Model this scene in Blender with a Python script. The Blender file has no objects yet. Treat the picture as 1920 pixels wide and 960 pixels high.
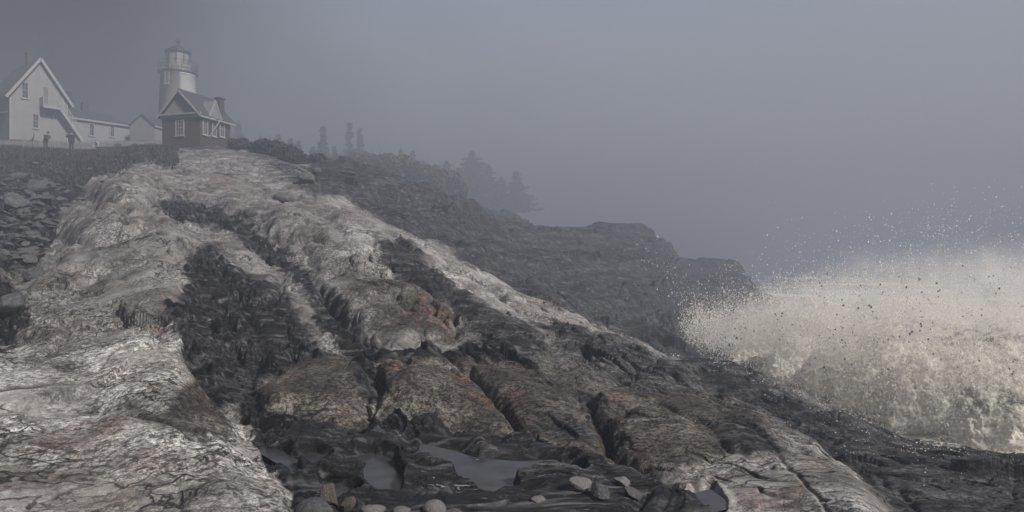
import bpy, bmesh, math, random
import numpy as np
from mathutils import Vector, Matrix
random.seed(7)
rng = np.random.default_rng(11)
R = math.radians
CAMZ, F = 5.5, 1280.0
scene = bpy.context.scene

# ---------------------------------------------------------------- camera
cd = bpy.data.cameras.new("camera"); cam = bpy.data.objects.new("camera", cd)
scene.collection.objects.link(cam); scene.camera = cam
cam.location = (0, 0, CAMZ); cam.rotation_euler = (R(90), 0, 0)
cd.lens = 24.0; cd.sensor_width = 36.0; cd.clip_start = 0.05; cd.clip_end = 3000

# ---------------------------------------------------------------- world, sun, exposure
SUN_EL, SUN_AZ = 37, 131          # azimuth clockwise from +Y (ahead of the camera), towards the sea
w = bpy.data.worlds.new("World"); scene.world = w; w.use_nodes = True
nt = w.node_tree; nt.nodes.clear()
sky = nt.nodes.new("ShaderNodeTexSky"); sky.sky_type = 'NISHITA'; sky.sun_disc = False
sky.sun_elevation = R(SUN_EL); sky.sun_rotation = R(SUN_AZ); sky.air_density = 2.0; sky.dust_density = 6.0; sky.ozone_density = 2.0
hs = nt.nodes.new("ShaderNodeHueSaturation"); hs.inputs['Saturation'].default_value = 0.5
bg = nt.nodes.new("ShaderNodeBackground"); bg.inputs[1].default_value = 0.05
wo = nt.nodes.new("ShaderNodeOutputWorld")
nt.links.new(sky.outputs[0], hs.inputs['Color']); tn = nt.nodes.new("ShaderNodeMix"); tn.data_type = 'RGBA'; tn.blend_type = 'MULTIPLY'; tn.inputs[0].default_value = 1.0; tn.inputs[7].default_value = (.98, .95, 1.08, 1)
nt.links.new(hs.outputs[0], tn.inputs[6])
# uneven overcast: the cloud is thinner out over the sea, heavier inland
tcw = nt.nodes.new("ShaderNodeTexCoord"); dp = nt.nodes.new("ShaderNodeVectorMath"); dp.operation = 'DOT_PRODUCT'
dv_ = Vector((.40, 1, .30)).normalized(); dp.inputs[1].default_value = dv_; nt.links.new(tcw.outputs['Generated'], dp.inputs[0])
cn = nt.nodes.new("ShaderNodeTexNoise"); cn.inputs['Scale'].default_value = 2.2; cn.inputs['Detail'].default_value = 4; nt.links.new(tcw.outputs['Generated'], cn.inputs[0])
ca_ = nt.nodes.new("ShaderNodeMath"); ca_.operation = 'MULTIPLY_ADD'; ca_.inputs[1].default_value = .25; nt.links.new(cn.outputs[0], ca_.inputs[0]); nt.links.new(dp.outputs['Value'], ca_.inputs[2])
cr_ = nt.nodes.new("ShaderNodeMapRange"); cr_.interpolation_type = 'SMOOTHSTEP'; nt.links.new(ca_.outputs[0], cr_.inputs[0])
cr_.inputs[1].default_value = .70; cr_.inputs[2].default_value = 1.12; cr_.inputs[3].default_value = .12; cr_.inputs[4].default_value = 1.5
tm = nt.nodes.new("ShaderNodeVectorMath"); tm.operation = 'SCALE'; nt.links.new(tn.outputs[2], tm.inputs[0]); nt.links.new(cr_.outputs[0], tm.inputs['Scale'])
nt.links.new(tm.outputs[0], bg.inputs[0]); nt.links.new(bg.outputs[0], wo.inputs[0])
sl = bpy.data.lights.new("sun", 'SUN'); sl.energy = 5.0; sl.angle = R(8); sl.color = (1.0, 0.955, 0.90)
so = bpy.data.objects.new("sun", sl); scene.collection.objects.link(so)
sd = Vector((math.sin(R(SUN_AZ))*math.cos(R(SUN_EL)), math.cos(R(SUN_AZ))*math.cos(R(SUN_EL)), math.sin(R(SUN_EL))))
so.rotation_euler = sd.to_track_quat('Z', 'Y').to_euler(); so.location = (40, 20, 60)
scene.view_settings.view_transform = 'Standard'; scene.view_settings.look = 'None'
scene.view_settings.exposure = 0.95; scene.view_settings.gamma = 1.0
scene.render.engine = 'CYCLES'
cy = scene.cycles
cy.use_denoising = True; cy.max_bounces = 10; cy.diffuse_bounces = 8; cy.glossy_bounces = 2
cy.transmission_bounces = 2; cy.volume_bounces = 6; cy.transparent_max_bounces = 16
cy.caustics_reflective = False; cy.caustics_refractive = False

# ---------------------------------------------------------------- helpers
def at(px, py, D):
    return Vector(((px-960)/F*D, D, CAMZ+(480-py)/F*D))

def tag(o, label=None, cat=None, group=None, kind=None):
    for k, v in (('label', label), ('category', cat), ('group', group), ('kind', kind)):
        if v: o[k] = v
    return o

def link(o, parent=None):
    scene.collection.objects.link(o)
    if parent: o.parent = parent
    return o

def empty(name, loc, rz=0.0):
    o = bpy.data.objects.new(name, None); o.empty_display_size = 0.3
    o.location = loc; o.rotation_euler = (0, 0, rz)
    return link(o)

def np_mesh(name, V, Fq, mats, parent=None, smooth=True, n=4):
    me = bpy.data.meshes.new(name)
    V = np.asarray(V, np.float32); Fq = np.asarray(Fq, np.int32)
    me.vertices.add(len(V)); me.vertices.foreach_set('co', V.ravel())
    me.loops.add(Fq.size); me.loops.foreach_set('vertex_index', Fq.ravel())
    me.polygons.add(len(Fq))
    me.polygons.foreach_set('loop_start', np.arange(len(Fq), dtype=np.int32)*n)
    me.polygons.foreach_set('use_smooth', np.full(len(Fq), smooth))
    me.update(); me.validate()
    for m in (mats if isinstance(mats, (list, tuple)) else [mats]): me.materials.append(m)
    return link(bpy.data.objects.new(name, me), parent)

class MB:
    """collects shapes into one mesh"""
    def __init__(s): s.v = []; s.f = []
    def add(s, vs, fs):
        b = len(s.v); s.v += [tuple(v) for v in vs]; s.f += [tuple(i+b for i in f) for f in fs]
    def box(s, x0, x1, y0, y1, z0, z1):
        s.add([(x, y, z) for z in (z0, z1) for x, y in ((x0, y0), (x1, y0), (x1, y1), (x0, y1))],
              [(3, 2, 1, 0), (4, 5, 6, 7), (0, 1, 5, 4), (1, 2, 6, 5), (2, 3, 7, 6), (3, 0, 4, 7)])
    def beam(s, a, b, wd, h, up=(0, 0, 1)):
        a, b = Vector(a), Vector(b); d = (b-a).normalized(); u = Vector(up)
        r = d.cross(u)
        if r.length < 1e-3: r = d.cross(Vector((1, 0, 0)))
        r.normalize(); u = r.cross(d).normalized()
        vs = [p + r*sx*wd/2 + u*sz*h/2 for p in (a, b) for sx, sz in ((-1, -1), (1, -1), (1, 1), (-1, 1))]
        s.add(vs, [(0, 1, 2, 3), (7, 6, 5, 4), (4, 5, 1, 0), (5, 6, 2, 1), (6, 7, 3, 2), (7, 4, 0, 3)])
    def tube(s, pts, rad, n=8):
        pts = [Vector(p) for p in pts]
        if not hasattr(rad, '__len__'): rad = [rad]*len(pts)
        vs, fs = [], []
        for i, p in enumerate(pts):
            d = (pts[min(i+1, len(pts)-1)]-pts[max(i-1, 0)]).normalized()
            r = d.cross(Vector((0, 0, 1)))
            if r.length < 1e-3: r = Vector((1, 0, 0))
            r.normalize(); u = r.cross(d)
            vs += [p + (r*math.cos(t*2*math.pi/n)+u*math.sin(t*2*math.pi/n))*rad[i] for t in range(n)]
        for i in range(len(pts)-1):
            for t in range(n):
                fs.append((i*n+t, i*n+(t+1) % n, (i+1)*n+(t+1) % n, (i+1)*n+t))
        fs.append(tuple(range(n))[::-1]); fs.append(tuple((len(pts)-1)*n+t for t in range(n)))
        s.add(vs, fs)
    def lathe(s, prof, n=24, cx=0, cy=0, rot=0.0):
        vs, fs = [], []
        for r, z in prof:
            vs += [(cx+r*math.cos(rot+t*2*math.pi/n), cy+r*math.sin(rot+t*2*math.pi/n), z) for t in range(n)]
        for i in range(len(prof)-1):
            for t in range(n):
                fs.append((i*n+t, i*n+(t+1) % n, (i+1)*n+(t+1) % n, (i+1)*n+t))
        fs.append(tuple(range(n))[::-1]); fs.append(tuple((len(prof)-1)*n+t for t in range(n)))
        s.add(vs, fs)
    def prism(s, poly, axis, a, b):
        """poly 2D extruded along axis ('x' or 'y' or 'z') from a to b"""
        def P(u, v, t): return {'x': (t, u, v), 'y': (u, t, v), 'z': (u, v, t)}[axis]
        n = len(poly)
        s.add([P(u, v, a) for u, v in poly]+[P(u, v, b) for u, v in poly],
              [tuple(range(n))[::-1], tuple(range(n, 2*n))]+[(i, (i+1) % n, n+(i+1) % n, n+i) for i in range(n)])
    def build(s, name, m, parent=None, smooth=False):
        me = bpy.data.meshes.new(name); me.from_pydata(s.v, [], s.f)
        bm = bmesh.new(); bm.from_mesh(me); bmesh.ops.recalc_face_normals(bm, faces=bm.faces); bm.to_mesh(me); bm.free()
        if smooth: me.polygons.foreach_set('use_smooth', [True]*len(me.polygons))
        me.materials.append(m)
        return link(bpy.data.objects.new(name, me), parent)

def copy_tree(o, parent=None):
    c = o.copy(); scene.collection.objects.link(c)
    if parent: c.parent = parent
    for ch in [x for x in scene.objects if x.parent == o]: copy_tree(ch, c)
    return c

# numpy gradient noise -------------------------------------------------
def _h(ix, iy, seed):
    n = (ix*374761393 + iy*668265263 + seed*1442695041) & 0xffffffff
    n = ((n ^ (n >> 13))*1274126177) & 0xffffffff
    n = ((n ^ (n >> 16))*2246822519) & 0xffffffff
    return (n ^ (n >> 15)) & 0xffffffff
def perlin(x, y, seed=0):
    ix = np.floor(x).astype(np.int64); iy = np.floor(y).astype(np.int64)
    fx, fy = x-ix, y-iy
    ux = fx*fx*fx*(fx*(fx*6-15)+10); uy = fy*fy*fy*(fy*(fy*6-15)+10)
    def g(a, b):
        t = _h(ix+a, iy+b, seed).astype(np.float64)*(2*np.pi/4294967296.0)
        return np.cos(t)*(fx-a)+np.sin(t)*(fy-b)
    return 1.5*((g(0, 0)*(1-ux)+g(1, 0)*ux)*(1-uy)+(g(0, 1)*(1-ux)+g(1, 1)*ux)*uy)
def fbm(x, y, o=4, seed=0, ridged=False, gain=0.5, wl=None, cell=None):
    s = 0; a = 1; tot = 0
    for i in range(o):
        n = perlin(x, y, seed+i*17)
        if ridged: n = 1-2*np.abs(n)
        if wl: n = n*sstep(1.6, 4.0, wl/2.03**i/cell)      # leave out what the mesh is too coarse to carry
        s = s+a*n; tot += a; a *= gain; x = x*2.03+5.1; y = y*2.03-3.7
    return s/tot
def worley(x, y, seed=0, jit=0.9):
    ix = np.floor(x).astype(np.int64); iy = np.floor(y).astype(np.int64)
    f1 = np.full(x.shape, 9.0); f2 = np.full(x.shape, 9.0); cid = np.zeros(x.shape)
    for a in (-1, 0, 1):
        for b in (-1, 0, 1):
            h = _h(ix+a, iy+b, seed); h2 = _h(ix+a, iy+b, seed+7)
            dx = ix+a+0.5+jit*(h/4294967296.0-0.5)-x; dy = iy+b+0.5+jit*(h2/4294967296.0-0.5)-y
            d = np.sqrt(dx*dx+dy*dy); m = d < f1
            f2 = np.where(m, f1, np.minimum(f2, d)); cid = np.where(m, h/4294967296.0, cid); f1 = np.where(m, d, f1)
    return f1, f2, cid
def facets(x, y, seed=0):
    """broken planar blocks: every cell is its own tilted plane"""
    ix = np.floor(x).astype(np.int64); iy = np.floor(y).astype(np.int64)
    f1 = np.full(x.shape, 9.0); out = np.zeros(x.shape)
    for a in (-1, 0, 1):
        for b in (-1, 0, 1):
            h = _h(ix+a, iy+b, seed)/4294967296.0; h2 = _h(ix+a, iy+b, seed+7)/4294967296.0; h3 = _h(ix+a, iy+b, seed+13)/4294967296.0
            dx = x-(ix+a+0.5+.9*(h-0.5)); dy = y-(iy+b+0.5+.9*(h2-0.5)); d = dx*dx+dy*dy; m = d < f1
            out = np.where(m, (h3-.5)*.8+((h*7.3) % 1-.5)*1.1*dx+((h2*9.1) % 1-.5)*1.1*dy, out); f1 = np.where(m, d, f1)
    return out
def sstep(a, b, x):
    t = np.clip((x-a)/(b-a), 0, 1); return t*t*(3-2*t)

# ---------------------------------------------------------------- materials
def newmat(name):
    m = bpy.data.materials.new(name); m.use_nodes = True
    n = m.node_tree; b = n.nodes['Principled BSDF']; return m, n, b
def N(nt, t, **kw):
    n = nt.nodes.new(t)
    for k, v in kw.items():
        if isinstance(k, str) and hasattr(n, k): setattr(n, k, v)
    return n
def simple(name, col, rough=0.8, noise=0.25, scale=3.0, bump=0.0, spec=0.3, metallic=0, stretch=(1, 1, 1)):
    m, nt, b = newmat(name)
    tc = N(nt, "ShaderNodeTexCoord"); mp = N(nt, "ShaderNodeMapping"); mp.inputs['Scale'].default_value = stretch
    nz = N(nt, "ShaderNodeTexNoise"); nz.inputs['Scale'].default_value = scale; nz.inputs['Detail'].default_value = 6
    mr = N(nt, "ShaderNodeMapRange"); mr.inputs[1].default_value = 0.3; mr.inputs[2].default_value = 0.7
    mr.inputs[3].default_value = 1-noise; mr.inputs[4].default_value = 1+noise*0.6
    mx = N(nt, "ShaderNodeMix", data_type='RGBA', blend_type='MULTIPLY'); mx.inputs[0].default_value = 1
    nt.links.new(tc.outputs['Object'], mp.inputs[0]); nt.links.new(mp.outputs[0], nz.inputs[0])
    nt.links.new(nz.outputs[0], mr.inputs[0]); mx.inputs[6].default_value = (*col, 1)
    nt.links.new(mr.outputs[0], mx.inputs[7]); nt.links.new(mx.outputs[2], b.inputs['Base Color'])
    b.inputs['Roughness'].default_value = rough; b.inputs['Specular IOR Level'].default_value = spec; b.inputs['Metallic'].default_value = metallic
    if bump:
        bp = N(nt, "ShaderNodeBump"); bp.inputs['Strength'].default_value = bump; bp.inputs['Distance'].default_value = 0.05
        nt.links.new(nz.outputs[0], bp.inputs['Height']); nt.links.new(bp.outputs[0], b.inputs['Normal'])
    return m

def siding(name, col, pitch=0.13, axis='Z', strength=0.6):
    m, nt, b = newmat(name)
    tc = N(nt, "ShaderNodeTexCoord"); sp = N(nt, "ShaderNodeSeparateXYZ"); nt.links.new(tc.outputs['Object'], sp.inputs[0])
    mu = N(nt, "ShaderNodeMath", operation='DIVIDE'); nt.links.new(sp.outputs[axis], mu.inputs[0]); mu.inputs[1].default_value = pitch
    fr = N(nt, "ShaderNodeMath", operation='FRACT'); nt.links.new(mu.outputs[0], fr.inputs[0])
    bp = N(nt, "ShaderNodeBump", invert=True); bp.inputs['Strength'].default_value = strength; bp.inputs['Distance'].default_value = 0.04
    nt.links.new(fr.outputs[0], bp.inputs['Height']); nt.links.new(bp.outputs[0], b.inputs['Normal'])
    nz = N(nt, "ShaderNodeTexNoise"); nz.inputs['Scale'].default_value = 1.2; nz.inputs['Detail'].default_value = 8
    nt.links.new(tc.outputs['Object'], nz.inputs[0])
    cr = N(nt, "ShaderNodeValToRGB"); cr.color_ramp.elements[0].position = 0.3; cr.color_ramp.elements[1].position = 0.65
    cr.color_ramp.elements[0].color = (*[c*0.78 for c in col], 1); cr.color_ramp.elements[1].color = (*col, 1)
    nt.links.new(nz.outputs[0], cr.inputs[0]); nt.links.new(cr.outputs[0], b.inputs['Base Color'])
    b.inputs['Roughness'].default_value = 0.7
    return m

def brick_mat(name, c1, c2, mortar, scale):
    m, nt, b = newmat(name)
    tc = N(nt, "ShaderNodeTexCoord"); sp = N(nt, "ShaderNodeSeparateXYZ"); nt.links.new(tc.outputs['Object'], sp.inputs[0])
    ad = N(nt, "ShaderNodeMath", operation='ADD'); nt.links.new(sp.outputs[0], ad.inputs[0]); nt.links.new(sp.outputs[1], ad.inputs[1])
    cb = N(nt, "ShaderNodeCombineXYZ"); nt.links.new(ad.outputs[0], cb.inputs[0]); nt.links.new(sp.outputs[2], cb.inputs[1])
    br = N(nt, "ShaderNodeTexBrick"); br.inputs['Scale'].default_value = scale
    br.inputs['Color1'].default_value = (*c1, 1); br.inputs['Color2'].default_value = (*c2, 1); br.inputs['Mortar'].default_value = (*mortar, 1)
    br.inputs['Mortar Size'].default_value = 0.02
    nt.links.new(cb.outputs[0], br.inputs[0]); nt.links.new(br.outputs[0], b.inputs['Base Color'])
    bp = N(nt, "ShaderNodeBump", invert=True); bp.inputs['Strength'].default_value = 0.5; bp.inputs['Distance'].default_value = 0.02
    nt.links.new(br.outputs[1], bp.inputs['Height']); nt.links.new(bp.outputs[0], b.inputs['Normal'])
    b.inputs['Roughness'].default_value = 0.85
    return m

def ramp(nt, pts):
    cr = N(nt, "ShaderNodeValToRGB"); e = cr.color_ramp.elements
    while len(e) < len(pts): e.new(0.5)
    for i, (p, c) in enumerate(pts):
        e[i].position = p; e[i].color = (*c, 1) if len(c) == 3 else c
    return cr

def rock_material():
    m, nt, b = newmat("shore_rock"); L = nt.links.new
    tc = N(nt, "ShaderNodeTexCoord")
    def attr(n):
        a = N(nt, "ShaderNodeAttribute"); a.attribute_name = n; return a.outputs['Fac']
    def noise(scale, detail=6, rough=0.6, vec=None, dist=0.0):
        n = N(nt, "ShaderNodeTexNoise"); n.inputs['Scale'].default_value = scale; n.inputs['Detail'].default_value = detail
        n.inputs['Roughness'].default_value = rough; n.inputs['Distortion'].default_value = dist
        L(vec or tc.outputs['Object'], n.inputs[0]); return n.outputs[0]
    def mix(f, a, c, bt='MIX'):
        x = N(nt, "ShaderNodeMix", data_type='RGBA', blend_type=bt)
        for s, i in ((f, 0), (a, 6), (c, 7)):
            if isinstance(s, (int, float)): x.inputs[i].default_value = s
            elif isinstance(s, tuple): x.inputs[i].default_value = (*s, 1)
            else: L(s, x.inputs[i])
        return x.outputs[2]
    def math_(op, a, c=None, d=None, clamp=False):
        x = N(nt, "ShaderNodeMath", operation=op, use_clamp=clamp)
        for s, i in ((a, 0), (c, 1), (d, 2)):
            if s is None: continue
            if isinstance(s, (int, float)): x.inputs[i].default_value = s
            else: L(s, x.inputs[i])
        return x.outputs[0]
    def mrange(v, a, c, d=0., e=1.):
        x = N(nt, "ShaderNodeMapRange"); L(v, x.inputs[0])
        for i, q in enumerate((a, c, d, e)): x.inputs[i+1].default_value = q
        return x.outputs[0]
    # bedding-aligned coordinates (long along the strike)
    mp = N(nt, "ShaderNodeMapping"); mp.inputs['Rotation'].default_value = (R(12), R(-14), R(52)); mp.inputs['Scale'].default_value = (0.22, 1.6, 1.6)
    L(tc.outputs['Object'], mp.inputs[0]); strat = mp.outputs[0]
    # granite: pale grey, beige tint, black mica specks, lichen
    n_big = noise(0.9, 8, 0.62)
    gr = ramp(nt, [(0.30, (0.10, 0.096, 0.093)), (0.43, (0.30, 0.29, 0.28)), (0.55, (0.52, 0.51, 0.50)), (0.70, (0.74, 0.73, 0.72))]); L(n_big, gr.inputs[0])
    tint = mix(mrange(noise(0.5, 5), 0.45, 0.62), gr.outputs[0], (0.33, 0.28, 0.235))
    tint = mix(0.35, gr.outputs[0], tint)
    sp = mrange(noise(17, 5, 0.75), 0.43, 0.55, 0.24, 1.18)
    sp2 = mrange(noise(58, 3, 0.7), 0.43, 0.55, 0.5, 1.15)
    sp3 = mrange(noise(4, 8, 0.75, None, 0.5), 0.36, 0.56, 0.5, 1.15)
    granite = mix(1.0, tint, math_('MULTIPLY', math_('MULTIPLY', sp, sp2), sp3), 'MULTIPLY')
    smooth_ = mix(1.0, tint, math_('MULTIPLY', mrange(noise(38, 3, .6), .35, .6, .74, .92), mrange(noise(2.2, 6, .6), .35, .6, .6, 1.0)), 'MULTIPLY')
    granite = mix(mrange(noise(.8, 5, .6), .44, .58, 0, .75), granite, smooth_)
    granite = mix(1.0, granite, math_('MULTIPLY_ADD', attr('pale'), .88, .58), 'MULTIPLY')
    mpb = N(nt, "ShaderNodeMapping"); mpb.inputs['Rotation'].default_value = (0, 0, R(-66)); mpb.inputs['Scale'].default_value = (.35, 2.2, 1.0); L(tc.outputs['Object'], mpb.inputs[0])
    band = mrange(noise(1.1, 8, .66, mpb.outputs[0], .6), .54, .64, 0, .8)
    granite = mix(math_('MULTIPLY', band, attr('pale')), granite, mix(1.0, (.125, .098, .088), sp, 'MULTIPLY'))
    granite = mix(mrange(attr('crack'), .25, .9, 0, .8), granite, (.022, .02, .019))
    # schist: near black with pale folded quartz lines
    n_st = noise(3.2, 7, 0.62, strat, 1.4)
    sc = ramp(nt, [(0.38, (0.004, 0.004, 0.0045)), (0.51, (0.012, 0.012, 0.013)), (0.59, (0.055, 0.055, 0.058)), (0.70, (0.14, 0.138, 0.135))]); L(n_st, sc.inputs[0])
    line = mrange(noise(9, 5, 0.6, strat, 2.0), 0.63, 0.70)
    schist = mix(math_('MULTIPLY', line, 0.8), sc.outputs[0], (0.26, 0.25, 0.24))
    # brown weathering (wet algae) and rust
    br_c = ramp(nt, [(0.3, (0.032, 0.028, 0.025)), (0.48, (0.100, 0.088, 0.078)), (0.66, (0.23, 0.212, 0.19))]); L(n_big, br_c.inputs[0])
    brown = mix(1.0, br_c.outputs[0], math_('MULTIPLY', math_('MULTIPLY', sp, sp2), sp3), 'MULTIPLY')
    a_b = math_('ADD', attr('brown'), math_('MULTIPLY', math_('SUBTRACT', noise(1.7, 6), 0.5), 1.4))
    col = mix(mrange(a_b, 0.35, 0.75), granite, brown)
    a_r = math_('ADD', attr('rust'), math_('MULTIPLY', math_('SUBTRACT', noise(2.6, 7, 0.65), 0.5), 2.6))
    rustc = mix(1.0, (0.21, 0.115, 0.092), math_('MULTIPLY', sp, sp2), 'MULTIPLY')
    col = mix(math_('MULTIPLY', mrange(a_r, 0.70, 1.15), 0.55), col, rustc)
    a_g = math_('ADD', attr('grey'), math_('MULTIPLY', math_('SUBTRACT', noise(1.1, 6, 0.6, strat), 0.5), 0.9))
    mpz = N(nt, "ShaderNodeMapping"); mpz.inputs['Rotation'].default_value = (0, R(3), 0); mpz.inputs['Scale'].default_value = (.10, .22, 2.6); L(tc.outputs['Object'], mpz.inputs[0])
    bedn = noise(1.0, 8, .7, mpz.outputs[0], .5)
    n_gr = math_('ADD', math_('MULTIPLY', n_st, .45), math_('MULTIPLY', bedn, .55))
    greyc = mix(1.0, ramp_grey(nt, L, n_gr), math_('MULTIPLY', sp, sp3), 'MULTIPLY')
    col = mix(mrange(a_g, 0.35, 0.70), col, greyc)
    a_d = math_('ADD', attr('dark'), math_('MULTIPLY', math_('SUBTRACT', noise(1.6, 8, 0.68, strat, 1.0), 0.5), 1.9))
    fd = mrange(a_d, 0.38, 0.66)
    col = mix(fd, col, schist)
    # fine joints: thin dark cracks in patches, at two sizes
    wv_ = N(nt, "ShaderNodeTexNoise"); wv_.inputs['Scale'].default_value = 1.6; wv_.inputs['Detail'].default_value = 5; L(tc.outputs['Object'], wv_.inputs[0])
    def joints(vec, scale, amt, wd, patch, lo, hi):
        va = N(nt, "ShaderNodeVectorMath", operation='MULTIPLY_ADD'); L(wv_.outputs['Color'], va.inputs[0]); va.inputs[1].default_value = (amt,)*3; L(vec, va.inputs[2])
        vo = N(nt, "ShaderNodeTexVoronoi", feature='DISTANCE_TO_EDGE'); vo.inputs['Scale'].default_value = scale; L(va.outputs[0], vo.inputs[0])
        return math_('MULTIPLY', mrange(vo.outputs['Distance'], wd*.3, wd, 1, 0), mrange(noise(patch, 4, .6), lo, hi))
    j1 = joints(strat, 1.2, 1.1, .022, .55, .46, .58); j2 = joints(tc.outputs['Object'], 2.9, .6, .026, 1.1, .52, .64)
    jj = math_('MAXIMUM', j1, j2)
    jd = mrange(math_('MAXIMUM', fd, mrange(a_g, .35, .7)), 0, 1, .88, .5)
    col = mix(math_('MULTIPLY', jj, jd), col, (.016, .015, .014))
    L(col, b.inputs['Base Color'])
    rg = mrange(fd, 0, 1, 0.85, 0.48); L(rg, b.inputs['Roughness'])
    b.inputs['Specular IOR Level'].default_value = 0.28
    b1 = N(nt, "ShaderNodeBump"); b1.inputs['Strength'].default_value = 0.8; b1.inputs['Distance'].default_value = 0.025
    L(noise(14, 8, 0.72), b1.inputs['Height'])
    b2 = N(nt, "ShaderNodeBump"); b2.inputs['Strength'].default_value = 0.9; b2.inputs['Distance'].default_value = 0.12
    hh = N(nt, "ShaderNodeMix", data_type='FLOAT'); L(mrange(math_('MAXIMUM', fd, mrange(a_g, .35, .7)), 0, 1), hh.inputs[0])
    L(noise(3.2, 9, 0.72, None, .4), hh.inputs[2]); L(noise(5, 7, 0.65, strat, 1.2), hh.inputs[3]); L(hh.outputs[0], b2.inputs['Height']); L(b1.outputs[0], b2.inputs['Normal'])
    b3 = N(nt, "ShaderNodeBump", invert=True); b3.inputs['Strength'].default_value = .9; b3.inputs['Distance'].default_value = .05
    L(jj, b3.inputs['Height']); L(b2.outputs[0], b3.inputs['Normal']); L(b3.outputs[0], b.inputs['Normal'])
    return m
def ramp_grey(nt, L, fac):
    r = ramp(nt, [(0.42, (0.010, 0.010, 0.011)), (0.5, (0.042, 0.042, 0.044)), (0.58, (0.125, 0.123, 0.122))]); L(fac, r.inputs[0]); return r.outputs[0]

M = {'rock': rock_material()}

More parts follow.
